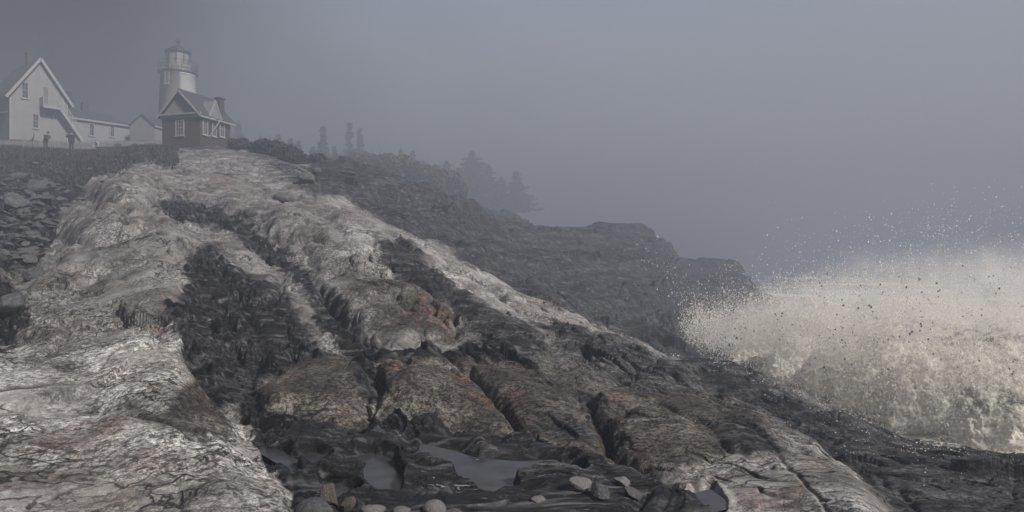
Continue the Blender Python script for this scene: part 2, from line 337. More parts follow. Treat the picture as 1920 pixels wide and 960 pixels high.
# ---------------------------------------------------------------- terrain
# Each column is a compass direction from the viewpoint; each of its 14 stations is (distance, sighting level);
# station k keeps its meaning (foreground, gully, dome crest, main ridge crest, hollow, far ledge crest ...) across columns.
COLS = [
 (-900, [(2.6,1150),(4.4,930),(5.8,790),(7.5,690),(9,630),(11,590),(13,560),(16,520),(20,480),(30,400),(45,330),(60,300),(80,285),(150,270)]),
 (-150, [(2.6,1170),(4.4,950),(5.8,815),(7.5,715),(9,650),(11,635),(13,575),(16,525),(20,472),(30,385),(45,318),(60,288),(80,264),(150,250)]),
 (0,    [(2.6,1200),(4.4,958),(5.8,820),(7.5,720),(9.3,655),(11,645),(13,575),(16,525),(20,470),(30,385),(45,315),(60,286),(80,264),(150,250)]),
 (75,   [(2.6,1200),(4.4,960),(5.8,820),(7.5,722),(9.2,650),(11.2,590),(14,530),(17,505),(21,462),(30,380),(44,314),(60,285),(80,264),(150,250)]),
 (150,  [(2.6,1200),(4.4,960),(5.8,820),(7.5,728),(9.5,640),(13,540),(17,470),(21,425),(26,380),(32,352),(42,312),(59,284),(80,264),(150,250)]),
 (230,  [(2.6,1200),(4.4,960),(5.9,810),(7.7,710),(9.8,622),(13,530),(17,458),(21,405),(27,345),(34,312),(44,298),(58,281),(80,264),(150,250)]),
 (300,  [(2.6,1200),(4.4,960),(6,800),(8,690),(10,608),(13,525),(17,452),(22,395),(28,350),(36,315),(47,289),(58,277),(80,266),(150,252)]),
 (400,  [(2.6,1200),(4.4,960),(6,812),(7.6,748),(9,700),(12,600),(16,510),(21,430),(28,370),(38,318),(49,283),(60,277),(80,272),(150,265)]),
 (500,  [(2.6,1215),(4.55,962),(6.1,862),(7.3,795),(8.8,735),(11.5,640),(15,545),(20,460),(27,390),(37,340),(48,303),(60,292),(80,296),(150,300)]),
 (575,  [(2.6,1225),(4.8,960),(6.2,862),(7.4,795),(9.0,718),(11.5,640),(15,548),(20,460),(28,380),(35,356),(49,318),(60,300),(82,310),(150,320)]),
 (650,  [(2.6,1230),(5,960),(6.2,862),(7.5,790),(9.3,700),(11.5,642),(15,552),(20,462),(28,378),(35,385),(51,322),(61,325),(88,335),(150,350)]),
 (730,  [(2.6,1230),(5.1,960),(6.25,866),(7.6,788),(9.4,698),(11.5,642),(15,560),(20,474),(27,406),(34,416),(52,338),(62,345),(92,350),(160,370)]),
 (800,  [(2.6,1230),(5.2,960),(6.3,870),(7.8,786),(9.5,698),(11.5,645),(15,572),(20,490),(26,442),(33,450),(53,354),(60,358),(95,362),(180,400)]),
 (870,  [(2.6,1230),(5.2,960),(6.3,874),(7.7,795),(9.4,712),(11.5,652),(15,585),(19.5,515),(25,478),(32,490),(56,382),(62,392),(100,385),(180,430)]),
 (950,  [(2.6,1230),(5.2,960),(6.2,880),(7.5,810),(9.2,735),(11.3,666),(15,606),(19,558),(23.5,522),(30,535),(60,422),(68,432),(108,405),(180,470)]),
 (1020, [(2.6,1230),(5.2,960),(6.2,886),(7.4,822),(9.2,745),(11.4,678),(15,625),(18.5,585),(22,558),(29,575),(63,430),(72,438),(110,440),(180,500)]),
 (1100, [(2.6,1240),(5.2,960),(6.1,895),(7.2,842),(9.2,762),(11.5,692),(14.5,648),(17.5,618),(21,596),(28,612),(68,432),(78,442),(108,520),(180,550)]),
 (1200, [(2.6,1250),(5.1,960),(6.0,905),(7.2,845),(9.2,765),(11.6,702),(14,675),(16.8,655),(20,637),(27,645),(74,434),(83,450),(105,560),(180,570)]),
 (1300, [(2.6,1250),(5,960),(6,900),(7.4,828),(9.6,752),(12,714),(14,712),(17.5,690),(22,674),(33,672),(78,494),(88,505),(105,565),(180,570)]),
 (1385, [(2.6,1250),(4.9,960),(5.8,905),(7.2,836),(9.2,772),(11.2,742),(13,745),(17.5,705),(22,684),(32,700),(82,503),(90,515),(105,568),(180,570)]),
 (1410, [(2.6,1250),(4.8,960),(5.8,905),(7.2,838),(9.0,778),(10.8,752),(12.7,756),(17,715),(21.5,692),(31,710),(84,538),(92,550),(105,572),(180,570)]),
 (1480, [(2.6,1250),(4.7,960),(5.6,905),(6.8,850),(8.2,812),(9.4,799),(11.2,808),(15.5,750),(20,722),(29,735),(84,572),(95,578),(108,578),(180,572)]),
 (1550, [(2.6,1250),(4.6,960),(5.3,912),(6.2,868),(7.3,842),(8.2,837),(10,846),(14.5,780),(19,752),(27,765),(80,590),(95,582),(108,580),(180,572)]),
 (1620, [(2.6,1250),(4.45,960),(5,926),(5.7,902),(6.3,893),(7.4,898),(9.5,875),(13.5,812),(18,785),(26,795),(70,610),(95,585),(108,582),(180,572)]),
 (1700, [(2.6,1260),(4.5,985),(5.1,962),(6.0,945),(7,925),(8.6,896),(10.8,866),(14.5,832),(18,818),(25,822),(70,612),(95,586),(108,582),(180,572)]),
 (1800, [(2.6,1270),(4.6,995),(5.3,968),(6.2,942),(7.4,920),(9,893),(11.2,868),(14.8,843),(18,838),(24,842),(70,612),(95,586),(108,582),(180,572)]),
 (1920, [(2.6,1270),(4.6,1000),(5.4,965),(6.4,942),(7.8,915),(9.5,892),(12,870),(15,856),(17.5,862),(23.5,865),(70,612),(95,586),(108,582),(180,572)]),
 (2200, [(2.6,1270),(4.6,1000),(5.4,965),(6.4,945),(7.8,925),(9.5,905),(12,885),(15,880),(17.5,895),(23.5,890),(70,612),(95,586),(108,582),(180,572)]),
 (3000, [(2.6,1270),(4.6,1010),(5.4,975),(6.4,955),(7.8,940),(9.5,925),(12,915),(15,920),(17.5,925),(23.5,900),(70,612),(95,586),(108,582),(180,572)]),
]
PX = np.array([c[0] for c in COLS], float)
LD = np.log(np.array([[d for d, p in c[1]] for c in COLS]))
PY = np.array([[p for d, p in c[1]] for c in COLS], float)

def pchip(xk, Y, x):
    """monotone cubic along axis 0; Y (n, ...)"""
    h = np.diff(xk).reshape(-1, *([1]*(Y.ndim-1))); d = np.diff(Y, axis=0)/h
    mI = np.zeros_like(d[:-1]); ok = d[:-1]*d[1:] > 0
    w1 = 2*h[1:]+h[:-1]; w2 = h[1:]+2*h[:-1]
    with np.errstate(divide='ignore', invalid='ignore'):
        hm = (w1+w2)/(w1/d[:-1]+w2/d[1:])
    mI = np.where(ok, np.nan_to_num(hm), 0)
    m = np.concatenate([d[:1], mI, d[-1:]], 0)
    i = np.clip(np.searchsorted(xk, x, side='right')-1, 0, len(xk)-2)
    t = (x-xk[i])/(xk[i+1]-xk[i]); t = t.reshape(-1, *([1]*(Y.ndim-1))); hh = h[i]
    return ((2*t**3-3*t**2+1)*Y[i]+(t**3-2*t**2+t)*hh*m[i]+(-2*t**3+3*t**2)*Y[i+1]+(t**3-t**2)*hh*m[i+1])

STEP = 2.0
cpx = np.concatenate([np.linspace(-900, -60, 60, endpoint=False), np.arange(-60, 1985, STEP), np.linspace(1985, 3000, 60)])
ld_c = pchip(PX, LD, cpx); py_c = pchip(PX, PY, cpx)          # (ncol, 14)
K = LD.shape[1]
vis = (PX >= -50) & (PX <= 1950)
wseg = np.abs(np.diff(PY[vis], axis=1)).mean(0)/1.6 + np.diff(LD[vis], axis=1).mean(0)*60
wseg[0] *= 0.35; wseg[-1] *= 0.3
nrow = 1500
cum = np.concatenate([[0], np.cumsum(wseg)]); tt = np.interp(np.linspace(0, cum[-1], nrow), cum, np.arange(K))
LDg = pchip(np.arange(K, dtype=float), ld_c.T.copy(), tt)      # (nrow, ncol)
PYg = pchip(np.arange(K, dtype=float), py_c.T.copy(), tt)
PXg = np.broadcast_to(cpx, LDg.shape).copy(); TT = np.broadcast_to(tt[:, None], LDg.shape)
D = np.exp(LDg)

# feature maps: outlines of rock bodies as seen on the survey base
GX, GY = np.meshgrid(np.arange(-100, 2021, 2.0), np.arange(260, 1001, 2.0))
def polymask(pts):
    """signed distance (px), positive inside"""
    pts = np.array(pts, float); d = np.full(GX.shape, 1e9); ins = np.zeros(GX.shape, bool)
    n = len(pts)
    for i in range(n):
        a, b = pts[i], pts[(i+1) % n]; e = b-a
        t = np.clip(((GX-a[0])*e[0]+(GY-a[1])*e[1])/(e@e), 0, 1)
        d = np.minimum(d, np.hypot(GX-a[0]-t*e[0], GY-a[1]-t*e[1]))
        c = ((a[1] > GY) != (b[1] > GY)) & (GX < (b[0]-a[0])*(GY-a[1])/((b[1]-a[1]) or 1e-9)+a[0])
        ins ^= c
    return np.where(ins, d, -d)
def linedist(pts):
    pts = np.array(pts, float); d = np.full(GX.shape, 1e9)
    for a, b in zip(pts[:-1], pts[1:]):
        e = b-a; t = np.clip(((GX-a[0])*e[0]+(GY-a[1])*e[1])/(e@e), 0, 1)
        d = np.minimum(d, np.hypot(GX-a[0]-t*e[0], GY-a[1]-t*e[1]))
    return d
def samp(mapp, px, py):
    x = np.clip((px+100)/2.0, 0, mapp.shape[1]-1.001); y = np.clip((py-260)/2.0, 0, mapp.shape[0]-1.001)
    ix = x.astype(int); iy = y.astype(int); fx = x-ix; fy = y-iy
    return (mapp[iy, ix]*(1-fx)+mapp[iy, ix+1]*fx)*(1-fy)+(mapp[iy+1, ix]*(1-fx)+mapp[iy+1, ix+1]*fx)*fy

DARK = [
 [(345,470),(400,452),(440,500),(500,560),(560,600),(610,640),(560,665),(500,690),(482,730),(500,770),(560,765),(640,800),(690,800),(700,780),(740,765),(830,775),(900,800),(950,792),(1000,812),(1040,850),(1110,870),(1180,905),(1260,932),(1345,950),(1345,1000),(560,1000),(550,940),(495,870),(475,800),(445,745),(400,735),(355,670),(320,600),(305,565),(350,550)],
 [(-100,505),(0,525),(45,545),(62,600),(20,640),(0,650),(-100,700)],
 [(-100,285),(270,283),(240,298),(180,308),(150,340),(108,385),(105,432),(60,500),(10,518),(-100,540)],
 [(285,368),(330,345),(380,355),(470,395),(485,418),(560,470),(590,510),(640,560),(655,600),(720,636),(745,645),(900,630),(970,640),(1015,700),(960,668),(880,655),(760,665),(660,650),(600,590),(570,525),(470,455),(400,412),(330,395)],
 [(660,665),(712,665),(715,715),(695,735),(665,700)],
 [(1085,720),(1130,740),(1150,790),(1170,845),(1130,825),(1108,780)],
]
GREY = [
 [(700,425),(770,440),(830,500),(900,545),(970,590),(1015,640),(1010,690),(940,650),(860,595),(835,545),(760,530),(720,480)],
 [(1000,598),(1080,606),(1200,645),(1310,690),(1130,700),(1060,665)],
 [(1130,690),(1240,668),(1400,675),(1500,735),(1700,810),(1930,850),(2020,860),(2020,1000),(1700,1000),(1674,943),(1620,893),(1547,837),(1474,797),(1437,768),(1383,742),(1310,717),(1160,706)],
 [(430,500),(520,520),(560,570),(600,620),(640,650),(560,660),(500,620),(440,570)],
 [(1010,790),(1090,800),(1130,850),(1080,840)],
 [(1330,800),(1400,780),(1480,850),(1400,870)],
]
BROWN = [
 [(470,720),(560,650),(800,630),(1000,650),(1150,690),(1310,712),(1400,745),(1440,800),(1380,850),(1300,880),(1200,880),(1000,870),(800,810),(500,800)],
 [(640,520),(780,520),(860,580),(850,620),(700,610)],
 [(380,690),(440,750),(430,800),(280,800),(240,770),(300,740)],
]
RUST = [((325,560),70),((300,600),50),((400,715),45),((300,860),90),((120,830),90),((200,800),60),((860,700),60),((910,745),50),((800,580),70),((740,680),50),((1330,905),55),((1290,930),40),((1500,930),90),((1200,860),50),((1480,760),70),((640,750),50),((560,700),30),((950,740),60),((1160,740),60),((600,450),40),((420,330),40),((1400,930),60)]
DOMES = [  # outline, height factor, roll-off px
 ([(475,720),(520,680),(620,642),(700,655),(692,720),(690,750),(600,768),(510,768),(480,750)], .042, 34),
 ([(715,660),(760,640),(820,638),(880,685),(940,735),(972,795),(940,800),(850,782),(760,772),(700,760),(708,720)], .050, 40),
 ([(885,662),(960,668),(1040,700),(1110,760),(1145,835),(1100,850),(1000,805),(975,785),(940,730),(880,680)], .040, 34),
 ([(590,510),(680,495),(790,518),(850,570),(850,612),(760,628),(660,628),(640,590)], .045, 34),
 ([(490,392),(560,378),(620,398),(655,430),(620,447),(560,437),(500,420)], .030, 18),
 ([(560,440),(640,440),(700,480),(780,515),(680,500),(600,500)], .030, 20),
 ([(108,430),(115,395),(150,370),(220,370),(242,400),(235,420),(180,432),(130,435)], .030, 18),
 ([(150,340),(170,310),(230,298),(292,318),(292,358),(250,390),(200,368)], .030, 22),
 ([(1120,712),(1310,712),(1437,764),(1547,833),(1620,890),(1674,941),(1720,1000),(1350,1000),(1330,930),(1250,900),(1145,850),(1110,770)], .028, 40),
 ([(1130,800),(1200,762),(1300,780),(1372,852),(1300,882),(1200,890),(1145,850)], .030, 30),
 ([(900,835),(960,800),(1050,812),(1150,855),(1260,895),(1280,940),(1200,915),(1110,872),(1000,850)], .035, 22),
 ([(470,775),(560,772),(640,790),(690,800),(640,828),(560,838),(520,815)], .035, 18),
 ([(670,800),(740,768),(830,778),(900,802),(960,850),(900,862),(820,845),(700,835)], .028, 20),
 ([(945,905),(1000,893),(1120,910),(1330,950),(1345,980),(1100,975),(980,935)], .022, 14),
 ([(855,905),(960,900),(1080,925),(1085,945),(940,935),(860,925)], .010, 10),
 ([(300,600),(350,560),(430,600),(440,680),(400,700),(340,650)], .02, 26),
 ([(0,530),(46,545),(50,600),(0,612),(-60,600),(-60,540)], .03, 14),
 ([(1150,704),(1240,672),(1400,678),(1470,745),(1400,735),(1310,715)], .018, 14),
 ([(1430,770),(1520,770),(1700,830),(1900,870),(1900,930),(1700,935),(1540,830)], .022, 28),
 ([(1250,622),(1300,612),(1345,622),(1340,640),(1280,640)], .02, 8),
 ([(0,760),(230,745),(390,735),(450,790),(540,880),(560,980),(-60,980),(-60,780)], .02, 26),
 ([(330,890),(480,860),(545,890),(560,980),(340,980)], .022, 22),
 ([(-60,700),(60,672),(150,590),(330,580),(440,745),(230,742),(0,757),(-60,757)], .018, 22),
]
CRACKS = [([(0,690),(60,670),(120,612),(150,590)], 4, .012), ([(50,765),(80,790),(130,795)], 3, .008), ([(220,745),(300,738),(385,734)], 3, .008),
 ([(170,925),(260,900),(340,876),(430,842)], 4, .008), ([(90,972),(250,940),(400,926)], 3, .008), ([(330,905),(400,895),(440,870)], 4, .01),
 ([(170,440),(240,446),(310,440)], 3, .008), ([(165,568),(200,575),(250,574)], 4, .012), ([(200,602),(240,604)], 4, .01), ([(165,500),(230,502)], 3, .006),
 ([(1110,770),(1145,850),(1250,900),(1330,930)], 6, .02), ([(880,680),(940,735),(975,790)], 6, .018), ([(1230,740),(1300,800),(1372,852),(1450,880)], 5, .012),
 ([(1300,720),(1400,800),(1500,900),(1560,960)], 4, .008), ([(540,470),(590,510),(620,560),(700,640)], 9, .03), ([(480,420),(560,470)], 7, .02),
 ([(560,437),(650,450),(720,470),(800,500),(900,560)], 5, .015), ([(300,360),(380,360),(450,400),(560,440)], 8, .02), ([(640,630),(760,640),(900,645)], 8, .02),
 ([(120,440),(180,434),(238,418),(300,400)], 5, .02), ([(400,480),(440,560),(500,640),(470,700)], 9, .03), ([(350,650),(400,735),(460,770)], 10, .035),
 ([(600,600),(520,640),(480,690)], 7, .02), ([(700,450),(740,500),(800,520),(860,540)], 5, .015), ([(900,500),(960,560),(1040,610)], 5, .01),
 ([(1540,840),(1640,880),(1720,950)], 6, .012), ([(1450,790),(1560,810),(1700,850),(1850,900)], 5, .012)]
POOLS = [  # outline, tide-pool water surfaces
 [(795,838),(850,850),(900,866),(955,872),(1010,868),(1045,880),(1095,905),(1020,893),(945,912),(960,938),(920,935),(885,925),(860,912),(880,900),(830,885),(800,862)],
 [(495,832),(520,838),(555,858),(552,882),(528,868),(500,850)],
 [(570,852),(590,846),(612,858),(590,864)],
 [(678,852),(700,850),(736,866),(720,874),(690,862)],
 [(688,880),(730,872),(746,900),(742,942),(715,940),(690,915)],
 [(605,902),(640,915),(668,932),(640,934)],
 [(1300,935),(1330,926),(1352,945),(1325,955)],
]
darkm = np.full(GX.shape, -1e3); greym = darkm.copy(); brownm = darkm.copy()
for p in DARK: darkm = np.maximum(darkm, polymask(p))
for p in GREY: greym = np.maximum(greym, polymask(p))
for p in BROWN: brownm = np.maximum(brownm, polymask(p))
rustm = np.zeros(GX.shape)
for (cx, cyy), r in RUST: rustm = np.maximum(rustm, np.exp(-((GX-cx)**2+((GY-cyy)*1.6)**2)/(r*r)))
domem = np.zeros(GX.shape)
for p, h, s in DOMES:
    d = polymask(p); domem += h*.55*(np.clip(1-np.exp(-np.clip(d, 0, None)/s), 0, 1)) - h*0.12*np.exp(-(d/7.0)**2)*(d < 12)
crackm = np.zeros(GX.shape)
for p, wd, dp in CRACKS: crackm = np.maximum(crackm, dp*np.exp(-(linedist(p)/wd)**2))
poolm = np.full(GX.shape, -1e3)
for p in POOLS: poolm = np.maximum(poolm, polymask(p))

X = (PXg-960)/F*D; Y = D; Z0 = CAMZ+(480-PYg)/F*D
# irregular outlines
wx = fbm(X/(.05*D+.15), Y/(.05*D+.15), 3, 3)*7 + fbm(X*1.3, Y*1.3, 3, 5)*10
wy = fbm(X/(.05*D+.15)+9, Y/(.05*D+.15), 3, 4)*5 + fbm(X*1.3+30, Y*1.3, 3, 6)*7
sx, sy = PXg+wx, PYg+wy
dk = sstep(-20, 16, samp(darkm, sx, sy)); gy = sstep(-28, 28, samp(greym, sx, sy)); bw = sstep(-30, 30, samp(brownm, sx, sy))
rs = samp(rustm, sx, sy); dm = samp(domem, sx, sy); ck = samp(crackm, sx, sy)
nthr = 10.4-1.6*sstep(430, 600, PXg)
near = sstep(nthr+.4, nthr-.5, TT)                         # in front of the hollow behind the main ridge
far = 1-near
ledge = far*sstep(540, 620, PXg)*sstep(1500, 1420, PXg)     # the dark far ledge
rubble = sstep(-14, 10, samp(polymask(DARK[2]), sx, sy))*sstep(300, 260, PXg)
flat = sstep(6, -10, -samp(polymask([(490,835),(560,800),(700,815),(820,838),(1000,855),(1110,880),(1345,960),(1345,1000),(560,1000),(550,940)]), sx, sy))
keep = near
Z = Z0.copy()
# big uneven swells
Z += D*0.010*fbm(X/(.25*D), Y/(.25*D), 3, 21)*np.clip(1-ledge*.5, 0, 1)
Z += keep*(dm-0.012)*D*sstep(1000, 970, PYg) - keep*ck*D*.5 - keep*dk*0.016*D*(1-flat)
# strike frame
ca, sa = 0.60, -0.80
wsx = fbm(X*.35, Y*.35, 3, 41)*1.3; wsy = fbm(X*.35+40, Y*.35, 3, 42)*1.3
s_ = (X+wsx)*ca+(Y+wsy)*sa; n_ = (X+wsx)*(-sa)+(Y+wsy)*ca
granite = (1-dk)*(1-ledge)
CELL = np.maximum(np.gradient(D, axis=0), np.gradient(X, axis=1))
def fac(x, y, seed, wl): return facets(x, y, seed)*sstep(1.5, 4.0, wl/CELL)
far_amp = np.clip(D/12, .35, 1.7)
# jointed blocks of granite
f1, f2, cid = worley(s_/3.8, n_/1.7, 5)
Z += granite*near*(0.14*(sstep(0, .3, f2-f1)-.7)+0.16*(cid-.5))*sstep(6, 14, D)
brk = sstep(-.15, .4, fbm(X/4+3, Y/4, 3, 601))
fx, fy = s_+.3*fbm(X, Y, 3, 602), n_+.25*fbm(X+7, Y, 3, 603)
Z += granite*near*(.28*fac(fx/2.8, fy/1.1, 610, 1.1)*(.4+.6*brk)*sstep(5, 10, D)+.12*fac(fx/1.1, fy/.45, 611, .45)*brk*far_amp+.03*fac(fx/.4, fy/.2, 612, .2)*brk*far_amp)
# smooth weathering, long along the strike
Z += granite*(.055*fbm(s_/2.4, n_/.8, 6, 61, gain=.5, wl=.8, cell=CELL)+.006*fbm(X*5, Y*5, 4, 71, gain=.6, wl=.2, cell=CELL))*np.clip(D/8, .6, 1.8)
# long cracks along the strike, short joints across
def crackline(u, v, seed, wd): return np.exp(-(fbm(u, v, 4, seed, gain=.45)/wd)**2)
cl = crackline(s_/5.0, n_/.9, 641, .030)*sstep(-.15, .2, fbm(X/2.5, Y/2.5, 2, 643))
c2 = crackline(s_/1.3, n_/2.6+.2*s_, 645, .022)*sstep(.05, .3, fbm(X/2+9, Y/2, 2, 647))
lines = np.maximum(cl, c2*.8)*near*granite
Z -= lines*.07*far_amp
Z += (1-granite*near)*(1-ledge)*(.13*fac(fx/1.6, fy/.5, 620, .5)+.06*fac(fx/.6, fy/.2, 621, .2))*far_amp*sstep(0, .3, dk+gy+far)
# schist: long curving folds, sharp crests, broken plates
q = n_/.55+1.6*fbm(X*.45, Y*.45, 3, 52)+.45*fbm(s_/1.2, n_/.7, 2, 53)
fold = fbm(s_/3.4, q, 5, 81, ridged=True, gain=.5, wl=.5, cell=CELL)
fold2 = fbm(s_/2.0, q*2.4, 4, 83, ridged=True, wl=.22, cell=CELL)
amp = np.clip(D/8, .55, 2.2)
Z += dk*near*(1-flat*.35)*(0.20*fold+0.09*fold2)*amp
f1, f2, cid = worley(s_/2.0, n_/.7, 15)
Z += dk*near*(0.16*(cid-.5)+.05*sstep(0, .3, f2-f1))*amp*(1-flat*.7)
gq = fbm(s_/3.4, n_/.8+fbm(X*.4, Y*.4, 2, 91), 6, 92, ridged=True, wl=.8, cell=CELL)
Z += gy*near*(1-dk)*0.12*gq*amp
# far ledge: bedding benches dipping seaward
bz = Z+0.055*X+.9*fbm(X/14, Y/9, 4, 101)
for hb, a in ((1.9, 1.0), (.75, .95)):
    qq = bz/hb; fr = qq-np.floor(qq); Z += ledge*a*hb*(sstep(.25, .85, fr)-fr)
Z += ledge*(0.5*fbm(X/9, Y/3.2, 5, 103, ridged=True)+.55*facets(X/5+fbm(X/3, Y/3, 2, 7), Y/2.2, 631)+.25*facets(X/2, Y/.9, 632)+.12*fbm(X/1.6, Y/1.0, 4, 104))
# tumbled slope at left
f1, f2, cid = worley(X/1.5+fbm(X, Y, 2, 3)*.3, Y/1.3, 25)
Z += rubble*(.34*(cid-.5)+.22*(sstep(0, .5, f2-f1)-.5))*np.clip(D/22, .3, 1)
far_land = far*(1-ledge)
Z += far_land*(.25*fbm(X/5, Y/5, 4, 107)+.2*facets(X/2.4, Y/1.8, 635))*sstep(66, 58, D)
# level shelf holding the tide pools
POOLZ = 3.60
Zf = POOLZ+.07+0.085*fold+.03*fold2+.05*fbm(X*1.5, Y*1.5, 3, 111)+.5*(dm*D)
Z = np.where(flat > 0, Z*(1-.8*flat)+Zf*.8*flat, Z)
pl = samp(poolm, PXg+fbm(X*2.2, Y*2.2, 3, 120)*9, PYg+fbm(X*2.2+9, Y*2.2, 3, 121)*4)
ring = sstep(-34, -16, pl)*near; rim = np.clip(Z, POOLZ+.03, POOLZ+.13)+.02*fold; Z = Z*(1-ring)+rim*ring
pin = sstep(-15, -4, pl)*near
Z = Z*(1-pin)+(POOLZ-.05)*pin
# near shelf right pool sits a bit lower: keep it inside rock
pale = sstep(-60, 60, samp(polymask([(-100,640),(150,600),(330,640),(420,740),(560,900),(580,1010),(-100,1010)]), sx, sy))*.85+.45*sstep(-40, 40, samp(polymask([(1150,880),(1400,800),(1600,880),(1700,1000),(1250,1000)]), sx, sy))+.3*sstep(-30, 30, samp(polymask([(640,380),(900,480),(1290,660),(1260,680),(900,560),(640,460)]), sx, sy))  # bleached granite zones; part of the foreground's bright light is put into the colour
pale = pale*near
b_attr = bw*near; d_attr = np.clip(dk*near+ledge*.0, 0, 1)
g_attr = np.clip(gy*near+ledge, 0, 1); d_attr = np.clip(d_attr+ledge*.56, 0, 1)
soil = far_land
d_attr = np.clip(d_attr+soil*.6*(PXg < 600), 0, 1)
# algae/wet band just above the sea
wet = sstep(1.6, .5, Z)
d_attr = np.clip(d_attr+wet*.35, 0, 1)
V = np.stack([X, Y, Z], -1).reshape(-1, 3)
nr, nc = X.shape
idx = np.arange(nr*nc).reshape(nr, nc)
Q = np.stack([idx[:-1, :-1], idx[:-1, 1:], idx[1:, 1:], idx[1:, :-1]], -1).reshape(-1, 4)
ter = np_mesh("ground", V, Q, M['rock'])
tag(ter, kind='structure')
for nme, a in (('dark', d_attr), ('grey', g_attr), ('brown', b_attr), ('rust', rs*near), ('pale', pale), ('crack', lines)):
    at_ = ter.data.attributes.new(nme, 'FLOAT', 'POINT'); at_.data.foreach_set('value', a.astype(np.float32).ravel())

ZG, PXC, LDROW = Z, cpx, LDg
def ground(x, y):
    """height of the terrain under a world point"""
    px = x/y*F+960; c = float(np.interp(px, cpx, np.arange(len(cpx)))); c0 = int(min(c, nc-2)); f = c-c0
    za = np.interp(math.log(y), LDg[:, c0], Z[:, c0]); zb = np.interp(math.log(y), LDg[:, c0+1], Z[:, c0+1])
    return float(za*(1-f)+zb*f)
def ground_at(px, D_):
    x = (px-960)/F*D_; return Vector((x, D_, ground(x, D_)))
#---CUT---
# ---------------------------------------------------------------- sea
def sea_material():
    m, nt, b = newmat("sea_water"); L = nt.links.new
    tc = N(nt, "ShaderNodeTexCoord")
    at_ = N(nt, "ShaderNodeAttribute"); at_.attribute_name = 'foam'
    nz = N(nt, "ShaderNodeTexNoise"); nz.inputs['Scale'].default_value = 1.3; nz.inputs['Detail'].default_value = 9; nz.inputs['Roughness'].default_value = .65; nz.inputs['Distortion'].default_value = .8
    L(tc.outputs['Object'], nz.inputs[0])
    a = N(nt, "ShaderNodeMath", operation='ADD'); L(at_.outputs['Fac'], a.inputs[0]); L(nz.outputs[0], a.inputs[1])
    mr = N(nt, "ShaderNodeMapRange"); L(a.outputs[0], mr.inputs[0]); mr.inputs[1].default_value = .72; mr.inputs[2].default_value = .98
    mx = N(nt, "ShaderNodeMix", data_type='RGBA'); L(mr.outputs[0], mx.inputs[0])
    mx.inputs[6].default_value = (.035, .05, .048, 1); mx.inputs[7].default_value = (.80, .78, .74, 1)
    L(mx.outputs[2], b.inputs['Base Color'])
    r = N(nt, "ShaderNodeMapRange"); L(mr.outputs[0], r.inputs[0]); r.inputs[3].default_value = .12; r.inputs[4].default_value = .8; L(r.outputs[0], b.inputs['Roughness'])
    n2 = N(nt, "ShaderNodeTexNoise"); n2.inputs['Scale'].default_value = 3; n2.inputs['Detail'].default_value = 6; L(tc.outputs['Object'], n2.inputs[0])
    bp = N(nt, "ShaderNodeBump"); bp.inputs['Strength'].default_value = .6; bp.inputs['Distance'].default_value = .15; L(n2.outputs[0], bp.inputs['Height']); L(bp.outputs[0], b.inputs['Normal'])
    return m
M['sea'] = sea_material()
aa = np.linspace(R(-75), R(80), 420); rr = np.exp(np.linspace(math.log(9), math.log(395), 420))
AA, RR = np.meshgrid(aa, rr); SX = RR*np.sin(AA); SY = RR*np.cos(AA)
wl = SX*.45+SY*.9
SZ = .35*np.sin(wl/7+1.5*fbm(SX/30, SY/30, 2, 200))*sstep(15, 60, RR)+.28*fbm(SX/6, SY/4, 5, 201)+.06*fbm(SX*1.2, SY*1.2, 3, 203)
crest = sstep(.25, .6, np.sin(wl/7+1.5*fbm(SX/30, SY/30, 2, 200))*.7+fbm(SX/12, SY/5, 3, 207))
px_s = SX/SY*F+960
fbk = .5+1.6*fbm(SX/14, SY/7, 4, 215)
foam = .25*sstep(34, 20, RR)+.30*crest*sstep(140, 50, RR)+.42*fbk*np.exp(-((px_s-1560)/260)**2)*sstep(260, 130, RR)*sstep(40, 60, RR)+.14
idx = np.arange(AA.size).reshape(AA.shape)
sea = np_mesh("sea", np.stack([SX, SY, SZ], -1).reshape(-1, 3), np.stack([idx[:-1, :-1], idx[:-1, 1:], idx[1:, 1:], idx[1:, :-1]], -1).reshape(-1, 4), M['sea'])
tag(sea, kind='structure')
fa = sea.data.attributes.new('foam', 'FLOAT', 'POINT'); fa.data.foreach_set('value', foam.astype(np.float32).ravel())

# ---------------------------------------------------------------- sea fog
hz = MB(); hz.box(-420, 420, -30, 400, -6, 36)
m = bpy.data.materials.new("sea_fog"); m.use_nodes = True; n = m.node_tree; n.nodes.clear()
pv = n.nodes.new("ShaderNodeVolumePrincipled"); om = n.nodes.new("ShaderNodeOutputMaterial")
pv.inputs['Color'].default_value = (.34, .37, .445, 1); pv.inputs['Density'].default_value = .0098; pv.inputs['Anisotropy'].default_value = .1
n.links.new(pv.outputs[0], om.inputs['Volume'])
tag(hz.build("haze", m), kind='stuff')

# ---------------------------------------------------------------- tide pools
M['pool'] = simple("pool_water", (.040, .040, .043), .24, .4, 5, .15, .35)
def pool(pts, z):
    P = []
    for (px, py) in pts:
        d = (z-CAMZ)*F/(480-py); P.append(((px-960)/F*d, d))
    c = Vector((sum(p[0] for p in P)/len(P), sum(p[1] for p in P)/len(P)))
    mb = MB(); vs = []
    for p in P:
        q = c+(Vector(p)-c)*1.16+ (Vector(p)-c).normalized()*.09; vs.append((q.x, q.y, z))
    mb.add(vs, [tuple(range(len(vs)))])
    tag(mb.build("tide_pool", M['pool']), kind='structure')
for i, p in enumerate(POOLS): pool(p, POOLZ+.003*i)
